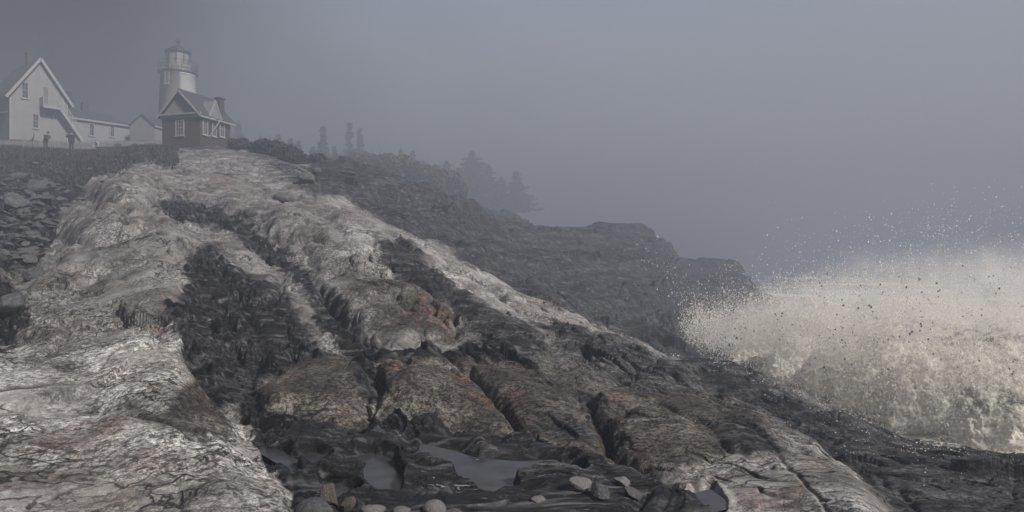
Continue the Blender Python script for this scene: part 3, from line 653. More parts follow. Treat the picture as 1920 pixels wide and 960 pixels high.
# ---------------------------------------------------------------- buildings
M['white_wood'] = siding("white_clapboard", (.18, .18, .18))
M['grey_wood'] = siding("grey_clapboard", (.15, .15, .155))
M['trim'] = simple("white_paint", (.235, .235, .235), .6, .12, 4)
M['shingle'] = siding("asphalt_shingle", (.042, .042, .045), .16, 'Z', .9)
M['glass'] = simple("window_glass", (.03, .035, .04), .12, .2, 2, 0, .6)
M['door'] = simple("dark_door_paint", (.10, .10, .11), .6)
M['brick'] = brick_mat("red_brick", (.036, .014, .014), (.026, .013, .013), (.035, .029, .027), 5.5)
M['chimney'] = brick_mat("chimney_brick", (.040, .028, .026), (.032, .025, .024), (.045, .04, .037), 5.5)
M['stone'] = simple("bare_rubble_stone", (.21, .19, .165), .9, .6, 3.5, .8)
M['black_iron'] = simple("black_iron", (.03, .03, .032), .5, .2, 5, 0, .4, .3)
M['grey_timber'] = simple("weathered_timber", (.28, .27, .26), .85, .3, 6, .2)

def frame_pt(o, px, py, plane='y', off=0.0):
    """where the sight line through (px, py) meets the plane local y=off (or x=off) of o"""
    bpy.context.view_layer.update()
    mi = o.matrix_world.inverted(); a = mi @ Vector((0, 0, CAMZ)); b = mi @ at(px, py, 60.0); d = b-a
    i = 'xyz'.index(plane); t = (off-a[i])/d[i]; return a+d*t

def window(parent, p0, p1, plane='y', off=0.0, cols=2, rows=4, out=-1, sill=True):
    """p0, p1 opposite corners in local (u, z); frame > glass, sill"""
    u0, u1 = sorted((p0[0], p1[0])); z0, z1 = sorted((p0[1], p1[1])); t = .09
    def bx(mb, a, b, c, d, lo, hi):
        y0, y1 = sorted((off+out*lo, off+out*hi))
        if plane == 'y': mb.box(a, b, y0, y1, c, d)
        else: mb.box(y0, y1, a, b, c, d)
    f = MB()
    bx(f, u0-t, u0, z0-t, z1+t, -.02, .07); bx(f, u1, u1+t, z0-t, z1+t, -.02, .07)
    bx(f, u0, u1, z1, z1+t, -.02, .067); bx(f, u0, u1, z0-t, z0, -.02, .067)
    fo = f.build("window", M['trim'], parent)
    g = MB(); bx(g, u0, u1, z0, z1, -.02, .012); g.build("pane", M['glass'], fo)
    b = MB(); zm = (z0+z1)/2; bx(b, u0, u1, zm-.03, zm+.03, .014, .055)
    for i in range(1, cols): uu = u0+(u1-u0)*i/cols; bx(b, uu-.016, uu+.016, z0, z1, .014, .04)
    for i in range(1, rows):
        zz = z0+(z1-z0)*i/rows
        if abs(zz-zm) > .04: bx(b, u0, u1, zz-.014, zz+.014, .014, .037)
    b.build("glazing_bars", M['trim'], fo)
    if sill:
        s = MB(); bx(s, u0-t-.05, u1+t+.05, z0-t-.09, z0-t-.002, -.02, .14); s.build("sill", M['trim'], fo)
    return fo

def gable_roof(name, m, parent, x0, x1, y0, y1, ze, zr, over=.3, th=.12, yo=None):
    """ridge along local y"""
    xm = (x0+x1)/2; s = (zr-ze)/(xm-x0); yo = over if yo is None else yo
    mb = MB()
    for sg, xe in ((-1, x0-over), (1, x1+over)):
        zlow = ze-s*over
        mb.prism([(xe, zlow), (xm, zr), (xm, zr+th*1.3), (xe, zlow+th)] if sg < 0 else [(xm, zr), (xe, zlow), (xe, zlow+th), (xm, zr+th*1.3)], 'y', y0-yo, y1+yo)
    return mb.build(name, m, parent)

# --- keeper's house --------------------------------------------------
P = at(18, 272, 80); hs_ = empty("keepers_house", P, R(52))
tag(hs_, "large white clapboard house with steep gable, outside stair and balcony, at the left edge", "house")
Lf = frame_pt(hs_, 127, 200).x; ze = frame_pt(hs_, 18, 172).z; zr = frame_pt(hs_, 74, 110).z; dep = 9.0
mb = MB(); mb.prism([(0, -1.5), (Lf, -1.5), (Lf, ze), (Lf/2, zr), (0, ze)], 'y', 0, dep); hw = mb.build("wall", M['white_wood'], hs_)
for x in (-.02, Lf-.16):
    mb = MB(); mb.box(x, x+.18, -.03, .1, -1, ze-.1); mb.build("corner_board", M['trim'], hs_)
rf = gable_roof("roof", M['shingle'], hs_, 0, Lf, 0, dep, ze, zr, .45, .16)
mb = MB(); s = (zr-ze)/(Lf/2)
for a, b in (((-.47, ze-s*.45-.05), (Lf/2, zr-.07)), ((Lf+.47, ze-s*.45-.05), (Lf/2, zr-.07))):
    mb.beam((a[0], -.47, a[1]), (b[0], -.47, b[1]), .06, .34, (0, -1, 0)) if False else mb.beam((a[0], -.48, a[1]), (b[0], -.48, b[1]), .05, .30)
mb.build("rake_board", M['trim'], hs_)
mb = MB(); cx = frame_pt(hs_, 60, 100, 'x', Lf/2); mb.box(Lf/2-.35, Lf/2+.35, 3.0, 3.7, zr-.6, zr+1.15); mb.box(Lf/2-.43, Lf/2+.43, 2.92, 3.78, zr+1.15, zr+1.35); mb.build("chimney", M['chimney'], rf)
def win_px(o, x0, y0, x1, y1, plane='y', off=0.0, **k):
    a = frame_pt(o, x0, y0, plane, off); b = frame_pt(o, x1, y1, plane, off); i = 0 if plane == 'y' else 1
    return window(o, (a[i], a.z), (b[i], b.z), plane, off, **k)
win_px(hs_, 41.5, 154, 52, 184)
win_px(hs_, 62, 214, 71.5, 240)
a = frame_pt(hs_, 80.5, 163); b = frame_pt(hs_, 90, 201); mb = MB(); mb.box(a.x, b.x, -.05, .02, b.z, a.z); dr = mb.build("door", M['door'], hs_)
mb = MB(); mb.box(a.x-.1, a.x, -.08, .02, b.z, a.z+.1); mb.box(b.x, b.x+.1, -.08, .02, b.z, a.z+.1); mb.box(a.x, b.x, -.077, .02, a.z, a.z+.1); mb.build("door_frame", M['trim'], dr)
mb = MB(); mb.tube([(b.x-.12, -.10, (a.z+b.z)/2-.1), (b.x-.12, -.05, (a.z+b.z)/2-.1)], .035, 6); mb.build("handle", M['black_iron'], dr)
# balcony and stair
bx0, bx1, bz = a.x-.35, frame_pt(hs_, 112, 203).x, b.z-.04; BD = 1.25
mb = MB(); mb.box(bx0, bx1, -BD, 0, bz-.14, bz); mb.box(bx0-.02, bx1+.02, -BD-.05, -BD, bz-.30, bz+.0); mb.build("balcony_deck", M['trim'], hs_)
mb = MB()
mb.box(bx0, bx1, -BD-.04, -BD+.02, bz+.92, bz+.99); mb.box(bx0-.03, bx0+.03, -BD, 0, bz+.92, bz+.99); mb.box(bx0, bx1, -BD-.035, -BD+.015, bz+.10, bz+.15)
x = bx0
while x < bx1: mb.box(x, x+.035, -BD-.02, -BD+.012, bz+.15, bz+.92); x += .16
for y in np.arange(-BD+.15, -.05, .16): mb.box(bx0-.015, bx0+.015, y, y+.035, bz, bz+.92)
for x in (bx0, bx1-.05): mb.box(x-.05, x+.05, -BD-.055, -BD+.045, bz-.1, bz+1.08)
mb.build("balcony_rail", M['trim'], hs_)
for x in (bx0+.35, (bx0+bx1)/2+.3):
    mb = MB(); mb.beam((x, -BD+.15, bz-.2), (x, 0.0, bz-1.35), .09, .09); mb.build("bracket", M['grey_timber'], hs_)
sx1 = bx1+3.3; sz1 = -.35; sx0 = bx1-.15; nst = 15
mb = MB()
for yy in (-BD+.03, -.28): mb.beam((sx0-.2, yy, bz-.1), (sx1, yy, sz1-.05), .06, .30)
mb.build("stringer", M['grey_timber'], hs_)
for k in range(nst):
    t = (k+1)/(nst+1); mb = MB(); x = sx0+(sx1-sx0)*t; z = bz+(sz1-bz)*t; mb.box(x-.17, x+.13, -BD+.07, -.31, z-.02, z+.03); mb.build("tread", M['trim'], hs_)
mb = MB()
for yy in (-BD+.03, -.28):
    mb.beam((sx0, yy, bz+.95), (sx1, yy, sz1+.95), .05, .08)
    for k in range(0, 20):
        t = k/19; x = sx0+(sx1-sx0)*t; z = bz+(sz1-bz)*t; w_ = .045 if k % 6 else .09; mb.box(x-w_/2, x+w_/2, yy-w_/2, yy+w_/2, z, z+.93)
mb.build("stair_rail", M['trim'], hs_)
# side porch roof on the shaded side wall
mb = MB(); pz = frame_pt(hs_, 6, 205, 'x', -1.2).z; mb.prism([(-1.9, pz-.35), (0, pz+.25), (0, pz+.38), (-1.9, pz-.22)], 'y', .8, dep-.4); mb.build("porch_roof", M['shingle'], hs_)
mb = MB(); mb.box(-1.85, -1.70, .85, 1.0, -1, pz-.36); mb.box(-1.85, -1.70, dep-.7, dep-.55, -1, pz-.36); mb.box(-1.87, -1.68, .8, dep-.4, pz-.52, pz-.362); mb.build("porch_post", M['trim'], hs_)

# flagpole-like mast behind the roof with a vane
p = at(75, 108, 88); g0 = ground(p.x, p.y); o = empty("weather_mast", (p.x, p.y, g0))
tag(o, "tall thin mast with a small wind vane rising behind the gable of the white house", "mast")
ht = at(75, 57, 88).z-g0; mb = MB(); mb.tube([(0, 0, 0), (0, 0, ht)], [.07, .035], 8); mb.build("pole", M['black_iron'], o)
mb = MB(); mb.tube([(0, 0, ht-.25), (.5, 0, ht+.25)], [.03, .03], 6); mb.box(.3, .62, -.02, .02, ht+.12, ht+.5); mb.box(-.16, .16, -.1, .1, ht-.5, ht-.2); mb.build("wind_vane", M['black_iron'], o)

# --- low white wing ---------------------------------------------------
P = at(135, 271, 86.5); ell = empty("low_cottage", P, R(52))
tag(ell, "long low white cottage with dark shingle roof and round-topped chimney, right of the tall house", "house")
L2 = frame_pt(ell, 243, 240).x; ze = frame_pt(ell, 140, 221).z; zr = frame_pt(ell, 150, 206, 'y', 2.4).z
mb = MB(); mb.box(0, L2, 0, 4.8, -1.5, ze); mb.build("wall", M['white_wood'], ell)
mb = MB(); o_ = .3; th = .12
V8 = [(-o_, -o_, ze-.05), (L2+o_, -o_, ze-.05), (L2+o_, 4.8+o_, ze-.05), (-o_, 4.8+o_, ze-.05), (.2, 2.4, zr), (L2-1.9, 2.4, zr)]
mb.add(V8, [(0, 1, 5, 4), (1, 2, 5), (2, 3, 4, 5), (3, 0, 4), (3, 2, 1, 0)]); rf = mb.build("roof", M['shingle'], ell)
mb = MB(); mb.box(-o_, L2+o_, -o_-.04, -o_-.005, ze-.22, ze-.0); mb.build("fascia", M['trim'], ell)
cxx = frame_pt(ell, 159, 200, 'y', 2.4).x; ctop = frame_pt(ell, 159, 190, 'y', 2.4).z
mb = MB(); mb.box(cxx-.36, cxx+.36, 2.1, 2.75, zr-.5, ctop-.36)
mb.prism([(cxx+.36*math.cos(t), ctop-.36+.36*math.sin(t)) for t in np.linspace(0, math.pi, 11)], 'y', 2.1, 2.75); mb.build("chimney", M['chimney'], rf)
win_px(ell, 168, 232, 175.5, 254, cols=2, rows=2); win_px(ell, 207, 234, 214, 256, cols=2, rows=4)

# --- small gabled shed ------------------------------------------------
P = at(289, 272, 90); sh = empty("gabled_shed", P, R(-4))
tag(sh, "small grey gabled shed between the low cottage and the brick bell house", "shed")
W3 = -frame_pt(sh, 245, 240).x; ze = frame_pt(sh, 289, 234).z; zr = frame_pt(sh, 265, 215).z
mb = MB(); mb.prism([(-W3, -1.5), (0, -1.5), (0, ze), (-W3/2, zr), (-W3, ze)], 'y', 0, 4.5); mb.build("wall", M['grey_wood'], sh)
mb = MB(); mb.box(.001, .02, .05, 4.45, -1, ze-.15); mb.build("side_cladding", M['white_wood'], sh)
gable_roof("roof", M['shingle'], sh, -W3, 0, 0, 4.5, ze, zr, .2, .12)
mb = MB(); s_z = (zr-ze)/(W3/2)
mb.box(.205, .235, -.2, 4.7, ze-s_z*.2-.12, ze-s_z*.2+.08); mb.build("fascia", M['trim'], sh)

# --- brick bell house -------------------------------------------------
P = at(375, 280, 60); bh = empty("bell_house", P, R(-16))
tag(bh, "small red brick bell house with white trim on the crest of the rocks", "bell house")
W = -frame_pt(bh, 304, 240).x; Lb = frame_pt(bh, 432, 240, 'x', 0).y; ze = frame_pt(bh, 375, 211).z; zr = frame_pt(bh, 337, 170).z
mb = MB(); mb.box(-W, 0, 0, Lb, -1.5, ze-.05); mb.build("wall", M['brick'], bh)
mb = MB(); mb.prism([(-W+.02, ze-.05), (-.02, ze-.05), (-W/2, zr-.05)], 'y', .02, Lb-.02); mb.build("gable", M['grey_wood'], bh)
rf = gable_roof("roof", M['shingle'], bh, -W, 0, 0, Lb, ze, zr, .32, .12)
s_z = (zr-ze)/(W/2)
mb = MB()
mb.box(-W-.12, .12, -.14, -.005, ze-.38, ze-.02); mb.box(-W-.3, .3, -.33, -.15, ze-.12, ze+.0); mb.box(.005, .13, 0, Lb, ze-.36, ze-.06); mb.box(.14, .36, -.3, Lb+.3, ze-s_z*.32-.1, ze-s_z*.32+.03)
mb.build("cornice", M['trim'], bh)
mb = MB()
for sg in (0, 1):
    xe = -W-.33 if sg == 0 else .33; mb.beam((xe, -.345, ze-s_z*.33-.02), (-W/2, -.345, zr-.03), .04, .16)
mb.build("rake_board", M['grey_timber'], bh)
win_px(bh, 331, 227, 344, 252, cols=3, rows=4)
for q in ((380.5, 226, 388, 252), (398.5, 227, 404, 255), (412.5, 228, 419.5, 256)): win_px(bh, *q, plane='x', off=0.0, cols=2, rows=6, out=1)
# small cross gable with the bell bracket
ya = frame_pt(bh, 393, 211, 'x', .25).y; yb = frame_pt(bh, 415, 214, 'x', .25).y; zp = frame_pt(bh, 404, 189, 'x', .25).z; zb = ze-s_z*.25+.05
mb = MB(); mb.prism([(ya, zb), (yb, zb), ((ya+yb)/2, zp)], 'x', -1.0, .22); dg = mb.build("cross_gable", M['grey_wood'], bh)
mb = MB(); mb.beam((.25, ya-.08, zb-.05), (.25, (ya+yb)/2, zp+.04), .12, .05, (1, 0, 0)); mb.beam((.25, yb+.08, zb-.05), (.25, (ya+yb)/2, zp+.04), .12, .05, (1, 0, 0)); mb.box(.19, .30, ya, yb, zb-.08, zb+.04); mb.build("gable_trim", M['trim'], dg)
ym = (ya+yb)/2
mb = MB(); mb.beam((.9, ym, ze-.25), (.06, ym-.55, ze-1.95), .09, .09); mb.box(.13, .95, ym-.05, ym+.05, ze-.30, ze-.20); mb.build("bell_bracket", M['trim'], bh)
mb = MB(); mb.box(-.9, -.35, Lb-1.0, Lb-.4, ze+.3, zr-.15); mb.box(-.98, -.27, Lb-1.08, Lb-.32, zr-.15, zr-.02); mb.build("chimney", M['chimney'], rf)

# --- lighthouse --------------------------------------------------------
DL = 96; P = at(334, 268, DL); lh = empty("lighthouse", P)
tag(lh, "white lighthouse tower with bare stone face, black lantern room and railed gallery", "lighthouse")
u = DL/F
zg = (268-139)*u; rt = 30*u; rb = 36*u
def tower_mat():
    m, nt, b = newmat("worn_whitewash"); L = nt.links.new
    tc = N(nt, "ShaderNodeTexCoord"); nz = N(nt, "ShaderNodeTexNoise"); nz.inputs['Scale'].default_value = 2.4; nz.inputs['Detail'].default_value = 8; L(tc.outputs['Object'], nz.inputs[0])
    sp = N(nt, "ShaderNodeSeparateXYZ"); L(tc.outputs['Object'], sp.inputs[0])
    # the wash has gone from the middle of the land side
    dv = N(nt, "ShaderNodeMath", operation='DIVIDE'); L(sp.outputs[0], dv.inputs[0]); L(sp.outputs[1], dv.inputs[1])
    ad = N(nt, "ShaderNodeMath", operation='ADD'); L(dv.outputs[0], ad.inputs[0]); ad.inputs[1].default_value = -.33
    ab = N(nt, "ShaderNodeMath", operation='ABSOLUTE'); L(ad.outputs[0], ab.inputs[0])
    a2 = N(nt, "ShaderNodeMath", operation='MULTIPLY_ADD'); L(nz.outputs[0], a2.inputs[0]); a2.inputs[1].default_value = -.5; L(ab.outputs[0], a2.inputs[2])
    mr = N(nt, "ShaderNodeMapRange"); L(a2.outputs[0], mr.inputs[0]); mr.inputs[1].default_value = .62; mr.inputs[2].default_value = .80
    v = N(nt, "ShaderNodeTexVoronoi"); v.inputs['Scale'].default_value = 3.2; L(tc.outputs['Object'], v.inputs[0])
    cr = ramp(nt, [(0.0, (.16, .15, .14)), (.5, (.19, .18, .165)), (1, (.22, .21, .195))]); L(v.outputs['Color'], cr.inputs[0])
    mx = N(nt, "ShaderNodeMix", data_type='RGBA'); L(mr.outputs[0], mx.inputs[0]); L(cr.outputs[0], mx.inputs[6]); mx.inputs[7].default_value = (.52, .52, .51, 1)
    L(mx.outputs[2], b.inputs['Base Color']); b.inputs['Roughness'].default_value = .85
    bp = N(nt, "ShaderNodeBump"); bp.inputs['Strength'].default_value = .3; bp.inputs['Distance'].default_value = .05; L(v.outputs['Distance'], bp.inputs['Height']); L(bp.outputs[0], b.inputs['Normal'])
    return m
M['tower'] = tower_mat()
mb = MB(); mb.lathe([(rb, -2), (rb, 0), (rt, zg-.35), (rt+.12, zg-.3), (rt+.12, zg-.15)], 40); tw = mb.build("tower", M['tower'], lh, True)
wz0, wz1 = (268-163)*u, (268-144)*u
window(lh, (-.52-.1, wz0), (-.08-.1, wz1), 'y', -rt-.05, cols=2, rows=4)
mb = MB(); mb.lathe([(rt+.1, zg-.15), (35*u, zg-.02), (35*u, zg+.12), (rt*.6, zg+.12)], 32); gal = mb.build("gallery", M['black_iron'], lh)
mb = MB()
for k in range(20):
    t = k*math.pi/10; r = 34*u; mb.tube([(r*math.cos(t), r*math.sin(t), zg+.12), (r*math.cos(t), r*math.sin(t), zg+1.5)], .035, 5)
for hh in (.55, 1.0, 1.5): mb.tube([(34*u*math.cos(t), 34*u*math.sin(t), zg+hh) for t in np.linspace(0, 2*math.pi, 33)], .035, 5)
mb.build("railing", M['black_iron'], gal)
rl = 21*u; zl = (268-99)*u
mb = MB(); mb.lathe([(rl, zg+.12), (rl, zg+1.35), (rl*.98, zg+1.36)], 16); mb.build("lantern_base", M['stone'], lh)
mb = MB(); mb.lathe([(rl*.93, zg+1.36), (rl*.93, zl)], 10)
mg = simple("lantern_glass", (.16, .16, .15), .25, .1, 2, 0, .5); mb.build("lantern_glass", mg, lh)
mb = MB()
for k in range(10):
    t = k*math.pi/5; mb.tube([(rl*math.cos(t), rl*math.sin(t), zg+1.3), (rl*math.cos(t), rl*math.sin(t), zl+.02)], .05, 5)
mb.build("glazing_bars", M['black_iron'], lh)
mb = MB(); mb.lathe([(23.5*u, zl-.02), (23.5*u, zl+.12), (13*u, (268-91)*u), (4*u, (268-85)*u), (2*u, (268-84)*u), (1.8*u, (268-82)*u), (4*u, (268-80)*u), (4.6*u, (268-77)*u), (3*u, (268-74)*u), (1*u, (268-73)*u)], 16); rr_ = mb.build("lantern_roof", M['black_iron'], lh)
mb = MB(); mb.tube([(0, 0, (268-75)*u), (0, 0, (268-66)*u)], .03, 5); mb.build("lightning_rod", M['black_iron'], rr_)

# --- picket fence -------------------------------------------------------
DFN = 68.0
p0 = ground_at(-40, DFN); p1 = ground_at(305, DFN)
fo = empty("picket_fence", p0); tag(fo, "long pale picket fence running along the top of the slope before the houses", "fence")
M['fence'] = simple("weathered_fence_paint", (.24, .23, .24), .8, .3, 3)
n = 96; posts = 12; prev = None
for sct in range(posts):
    mbp = MB()
    for k in range(8):
        t = (sct*8+k+.5)/n; x = p0.x+(p1.x-p0.x)*t; z = CAMZ+(480-282)/F*DFN
        h = .98+rng.normal(0, .012); xl = x-p0.x; zl_ = z-p0.z
        mbp.prism([(xl-.045, zl_-.3), (xl+.045, zl_-.3), (xl+.045, zl_+h-.06), (xl, zl_+h), (xl-.045, zl_+h-.06)], 'y', -.012, .012)
    xa = (p1.x-p0.x)*sct/posts; xb = (p1.x-p0.x)*(sct+1)/posts
    mbp.box(xa, xb, .014, .05, zl_+.22, zl_+.30); mbp.box(xa, xb, .014, .05, zl_+.70, zl_+.78)
    mbp.build("picket_panel", M['fence'], fo)
    mbq = MB(); mbq.box(xa-.05, xa+.05, .052, .15, zl_-.5, zl_+1.0); mbq.build("post", M['fence'], fo)
# ---------------------------------------------------------------- plants
def leafmat(name, col, var=.5):
    m, nt, b = newmat(name); L = nt.links.new
    g = N(nt, "ShaderNodeNewGeometry"); tc = N(nt, "ShaderNodeTexCoord"); nz = N(nt, "ShaderNodeTexNoise"); nz.inputs['Scale'].default_value = 1.5; L(tc.outputs['Object'], nz.inputs[0])
    a = N(nt, "ShaderNodeMath", operation='ADD'); L(g.outputs['Random Per Island'], a.inputs[0]); L(nz.outputs[0], a.inputs[1])
    cr = ramp(nt, [(.35, tuple(c*(1-var) for c in col)), (1.0, col), (1.4 if False else 1.0, tuple(min(1, c*(1+var)) for c in col))])
    mr = N(nt, "ShaderNodeMapRange"); L(a.outputs[0], mr.inputs[0]); mr.inputs[2].default_value = 1.6; L(mr.outputs[0], cr.inputs[0])
    L(cr.outputs[0], b.inputs['Base Color']); b.inputs['Roughness'].default_value = .8; b.inputs['Specular IOR Level'].default_value = .2
    return m
M['needle'] = leafmat("spruce_needles", (.040, .055, .040))
M['scrub'] = leafmat("dark_scrub_leaves", (.045, .045, .034))
M['brush'] = leafmat("autumn_brush_leaves", (.115, .105, .055))
M['bark'] = simple("bark", (.09, .08, .07), .9, .4, 6, .4)
M['grass'] = leafmat("dry_dark_grass", (.050, .047, .038))

def leaves(centres, size, aspect=1.6, seed=0, flat=0.0):
    r = np.random.default_rng(seed); n = len(centres); c = np.asarray(centres)
    a = r.normal(size=(n, 3)); a[:, 2] *= (1-flat); a /= np.linalg.norm(a, axis=1)[:, None]
    b = np.cross(a, r.normal(size=(n, 3))); b /= np.linalg.norm(b, axis=1)[:, None]
    s = size*(.6+.8*r.random(n))[:, None]
    V = np.stack([c-a*s*aspect*.5, c+b*s*.5, c+a*s*aspect*.5, c-b*s*.5], 1).reshape(-1, 3)
    return V, np.arange(4*n).reshape(-1, 4)

def spruce_mesh(h, w, seed, airy=0.0):
    r = np.random.default_rng(seed); pts = []; mb = MB()
    mb.tube([(0, 0, -.5), (0, 0, h*.5), (0, 0, h*.99)], [h*.018+.05, h*.011+.03, .02], 7)
    z = h*(.10+airy*.25)
    while z < h*.985:
        t = z/h; L = w*.5*(1-t)**.8*(1+.25*r.normal())+.12
        L *= (1 if r.random() > .15+airy*.2 else .4)
        nb = int(5+3*(1-t))
        a0 = r.random()*6.28
        for k in range(nb):
            if r.random() < airy*.35: continue
            a = a0+k*6.283/nb+r.normal()*.25; l = L*(.65+.5*r.random()); droop = -.22*l-.1*r.random()*l
            n = int(10+l*16)
            s = r.random(n)**.7
            x = np.cos(a)*l*s; y = np.sin(a)*l*s; zz = z+droop*s+.18*l*s**3
            sp = .10+.12*l*(1-.5*s)
            P_ = np.stack([x+r.normal(size=n)*sp, y+r.normal(size=n)*sp, zz+r.normal(size=n)*.08-np.abs(r.normal(size=n))*.10], -1); pts.append(P_)
            mb.tube([(0, 0, z), (math.cos(a)*l*.8, math.sin(a)*l*.8, z+droop*.8)], [.03, .012], 3)
        z += h*.028+.10+airy*.18
    V, Fq = leaves(np.concatenate(pts), .26+.012*h, 2.0, seed, .5)
    return V, Fq, mb
def spruce(px, base, top, D_, wpx, seed, label, airy=0.0, group="spruces fading into the fog"):
    p = at(px, base, D_); h = (base-top)/F*D_; g = ground(p.x, p.y) if D_ < 178 else p.z-2
    h = max(at(px, top, D_).z-g, 1.5); w_ = wpx/F*D_
    o = empty("spruce_tree", (p.x, p.y, g)); tag(o, label, "tree", group)
    V, Fq, mb = spruce_mesh(h, w_, seed, airy)
    np_mesh("crown", V, Fq, M['needle'], o, smooth=False); mb.build("trunk", M['bark'], o)
SPR = [(447,300,228,98,22,.3,"thin faint spruce just right of the brick bell house"),
 (522,305,253,90,18,.3,"short faint spruce behind the left end of the dark bushes"),
 (545,305,258,88,18,.2,"small faint spruce behind the dark bushes, left of the tall narrow one"),
 (560,306,264,86,18,.2,"low faint spruce tucked against the back of the dark bushes"),
 (586,308,276,90,20,.2,"small spruce immediately left of the tall narrow spruce"),
 (606,312,235,92,30,.0,"tall narrow dark spruce standing alone above the brush"),
 (627,315,274,96,18,.2,"low spruce immediately right of the tall narrow spruce"),
 (655,320,229,104,40,.75,"tall ragged open spruce, left one of the sparse pair"),
 (675,325,238,106,34,.75,"tall ragged open spruce, right one of the sparse pair"),
 (700,330,290,104,22,.3,"small spruce right of the sparse pair"),
 (731,335,287,108,22,.2,"pointed spruce on the brow, left of a matching taller one"),
 (751,338,279,110,30,.1,"taller pointed spruce in the middle of the brow"),
 (774,340,281,112,32,.1,"pointed spruce at the right end of the brow group"),
 (815,352,307,114,34,.1,"squat spruce left of the largest fogged spruce"),
 (838,356,302,116,62,.0,"broad spruce touching the left side of the largest one"),
 (886,372,281,118,110,.0,"largest broad spruce, dark cone in the fog"),
 (915,376,308,120,85,.0,"spruce merged with the right side of the largest one"),
 (968,388,320,126,80,.0,"rightmost lone spruce, palest in the fog"),
 (700,332,296,110,26,.1,"small spruce half sunk in the pale brush"),
 (792,346,300,118,30,.1,"slim spruce right of the brow group"),
 (860,362,312,124,50,.0,"low spruce filling the gap beside the largest one"),
 (940,384,330,130,60,.0,"low faint spruce between the largest and the rightmost one"),
 (128,272,170,108,34,.7,"bare scraggly tree behind the gable end of the white house")]
for i, (px, b_, t_, d_, w_, ai, lb) in enumerate(SPR): spruce(px, b_, t_, d_*1.55 if px > 130 else d_, w_, 300+i, lb, ai)

def bush(px, py_top, D_, wpx, mat, label, group, seed, name="bush", size=.16, dens=1.0, deep=1.0):
    c = ground_at(px, D_); top = at(px, py_top, D_).z; h = max(top-c.z, .5); w_ = wpx/F*D_
    o = empty(name, c); tag(o, label, "bush", group)
    r = np.random.default_rng(seed); pts = []
    nl = 9+int(w_*2)
    lob = [(r.uniform(-.5, .5)*w_, r.uniform(-.5, .5)*w_*deep, r.uniform(.25, .72)*h, r.uniform(.22, .36)*min(w_, h*1.6)) for _ in range(nl)]
    mb = MB()
    for (x, y, z, q) in lob:
        n = int(420*dens*(q/.8)**2+80); v = r.normal(size=(n, 3)); v /= np.linalg.norm(v, axis=1)[:, None]
        v *= (q*(.55+.5*r.random(n)**.5))[:, None]; v[:, 2] *= .85; pts.append(v+np.array([x, y, z]))
        mb.tube([(x*.3, y*.3, -.2), (x*.8, y*.8, z*.6), (x, y, z+q*.6)], [.05, .035, .015], 4)
        for _ in range(5):
            a = r.normal(size=3)*q*.5; mb.tube([(x, y, z), (x+a[0], y+a[1], z+abs(a[2])+q*.9)], [.02, .008], 3)
    V, Fq = leaves(np.concatenate(pts), size, 1.7, seed)
    V[:, 2] = np.maximum(V[:, 2], -.3)
    np_mesh("foliage", V, Fq, mat, o, smooth=False); mb.build("stems", M['bark'], o)
B = [(452,262,56,34,"rounded dark bush at the right wall of the brick bell house"),
 (478,268,55,44,"dark bush second from the bell house"), (505,266,54,50,"tallest wide dark bush in the middle of the thicket"),
 (532,275,53,46,"dark bush at the right shoulder of the thicket"), (552,292,51,36,"low dark bush sloping down to the far ledge"),
 (590,292,54,34,"small tufted dark bush above the two pale boulders"), (618,302,55,36,"low dark bush above the overhanging slab")]
for i, (px, t_, d_, w_, lb) in enumerate(B): bush(px, t_, d_, w_, M['scrub'], lb, "dark bushes on the brow", 500+i)
B = [(636,290,80,50,"pale autumn brush left of the sparse spruce pair"),(662,282,82,64,"tall pale autumn brush at the foot of the sparse spruce pair"),(694,288,80,60,"pale autumn brush left of the pointed spruces"),
 (728,294,80,64,"pale autumn brush under the pointed spruces"),(762,300,82,60,"pale autumn brush on the middle of the far brow"),
 (796,308,84,60,"pale autumn brush above the notch of the far ledge"),(826,320,86,56,"pale brush at the foot of the broad fogged spruces"),(852,336,88,44,"low pale brush at the right end of the far brow")]
for i, (px, t_, d_, w_, lb) in enumerate(B): bush(px, t_, d_*1.3, w_, M['brush'], lb, "autumn brush on the far brow", 540+i, size=.26, dens=1.1)
# rough grass and low scrub between the fence and the rocks
r = np.random.default_rng(900); C = []; n = 15000
gx = r.uniform(-150, 330, n); gd = r.uniform(38, 63, n)
for a, b in zip(gx, gd):
    if b < 45+5*math.sin(a*.03)+r.normal()*2: continue
    q = ground_at(a, b); C.append((q.x, q.y, q.z))
C = np.array(C); n = len(C); Vs = []; 
for k in range(3):
    a = r.uniform(0, 6.28, n); hgt = r.uniform(.12, .34, n); wd = .05+.05*r.random(n); lean = r.normal(size=(n, 2))*.12; jx = r.normal(size=(n, 2))*.15
    bx = C+np.stack([jx[:, 0], jx[:, 1], np.full(n, -.05)], -1); d = np.stack([np.cos(a), np.sin(a), 0*a], -1)*wd[:, None]
    tp = bx+np.stack([lean[:, 0], lean[:, 1], hgt], -1)
    Vs.append(np.stack([bx-d, bx+d, tp+d*.3, tp-d*.3], 1))
V = np.concatenate(Vs).reshape(-1, 3)
tag(np_mesh("grass", V, np.arange(len(V)).reshape(-1, 4), M['grass'], smooth=False), "dark rough grass on the slope below the picket fence", "grass", kind='stuff')
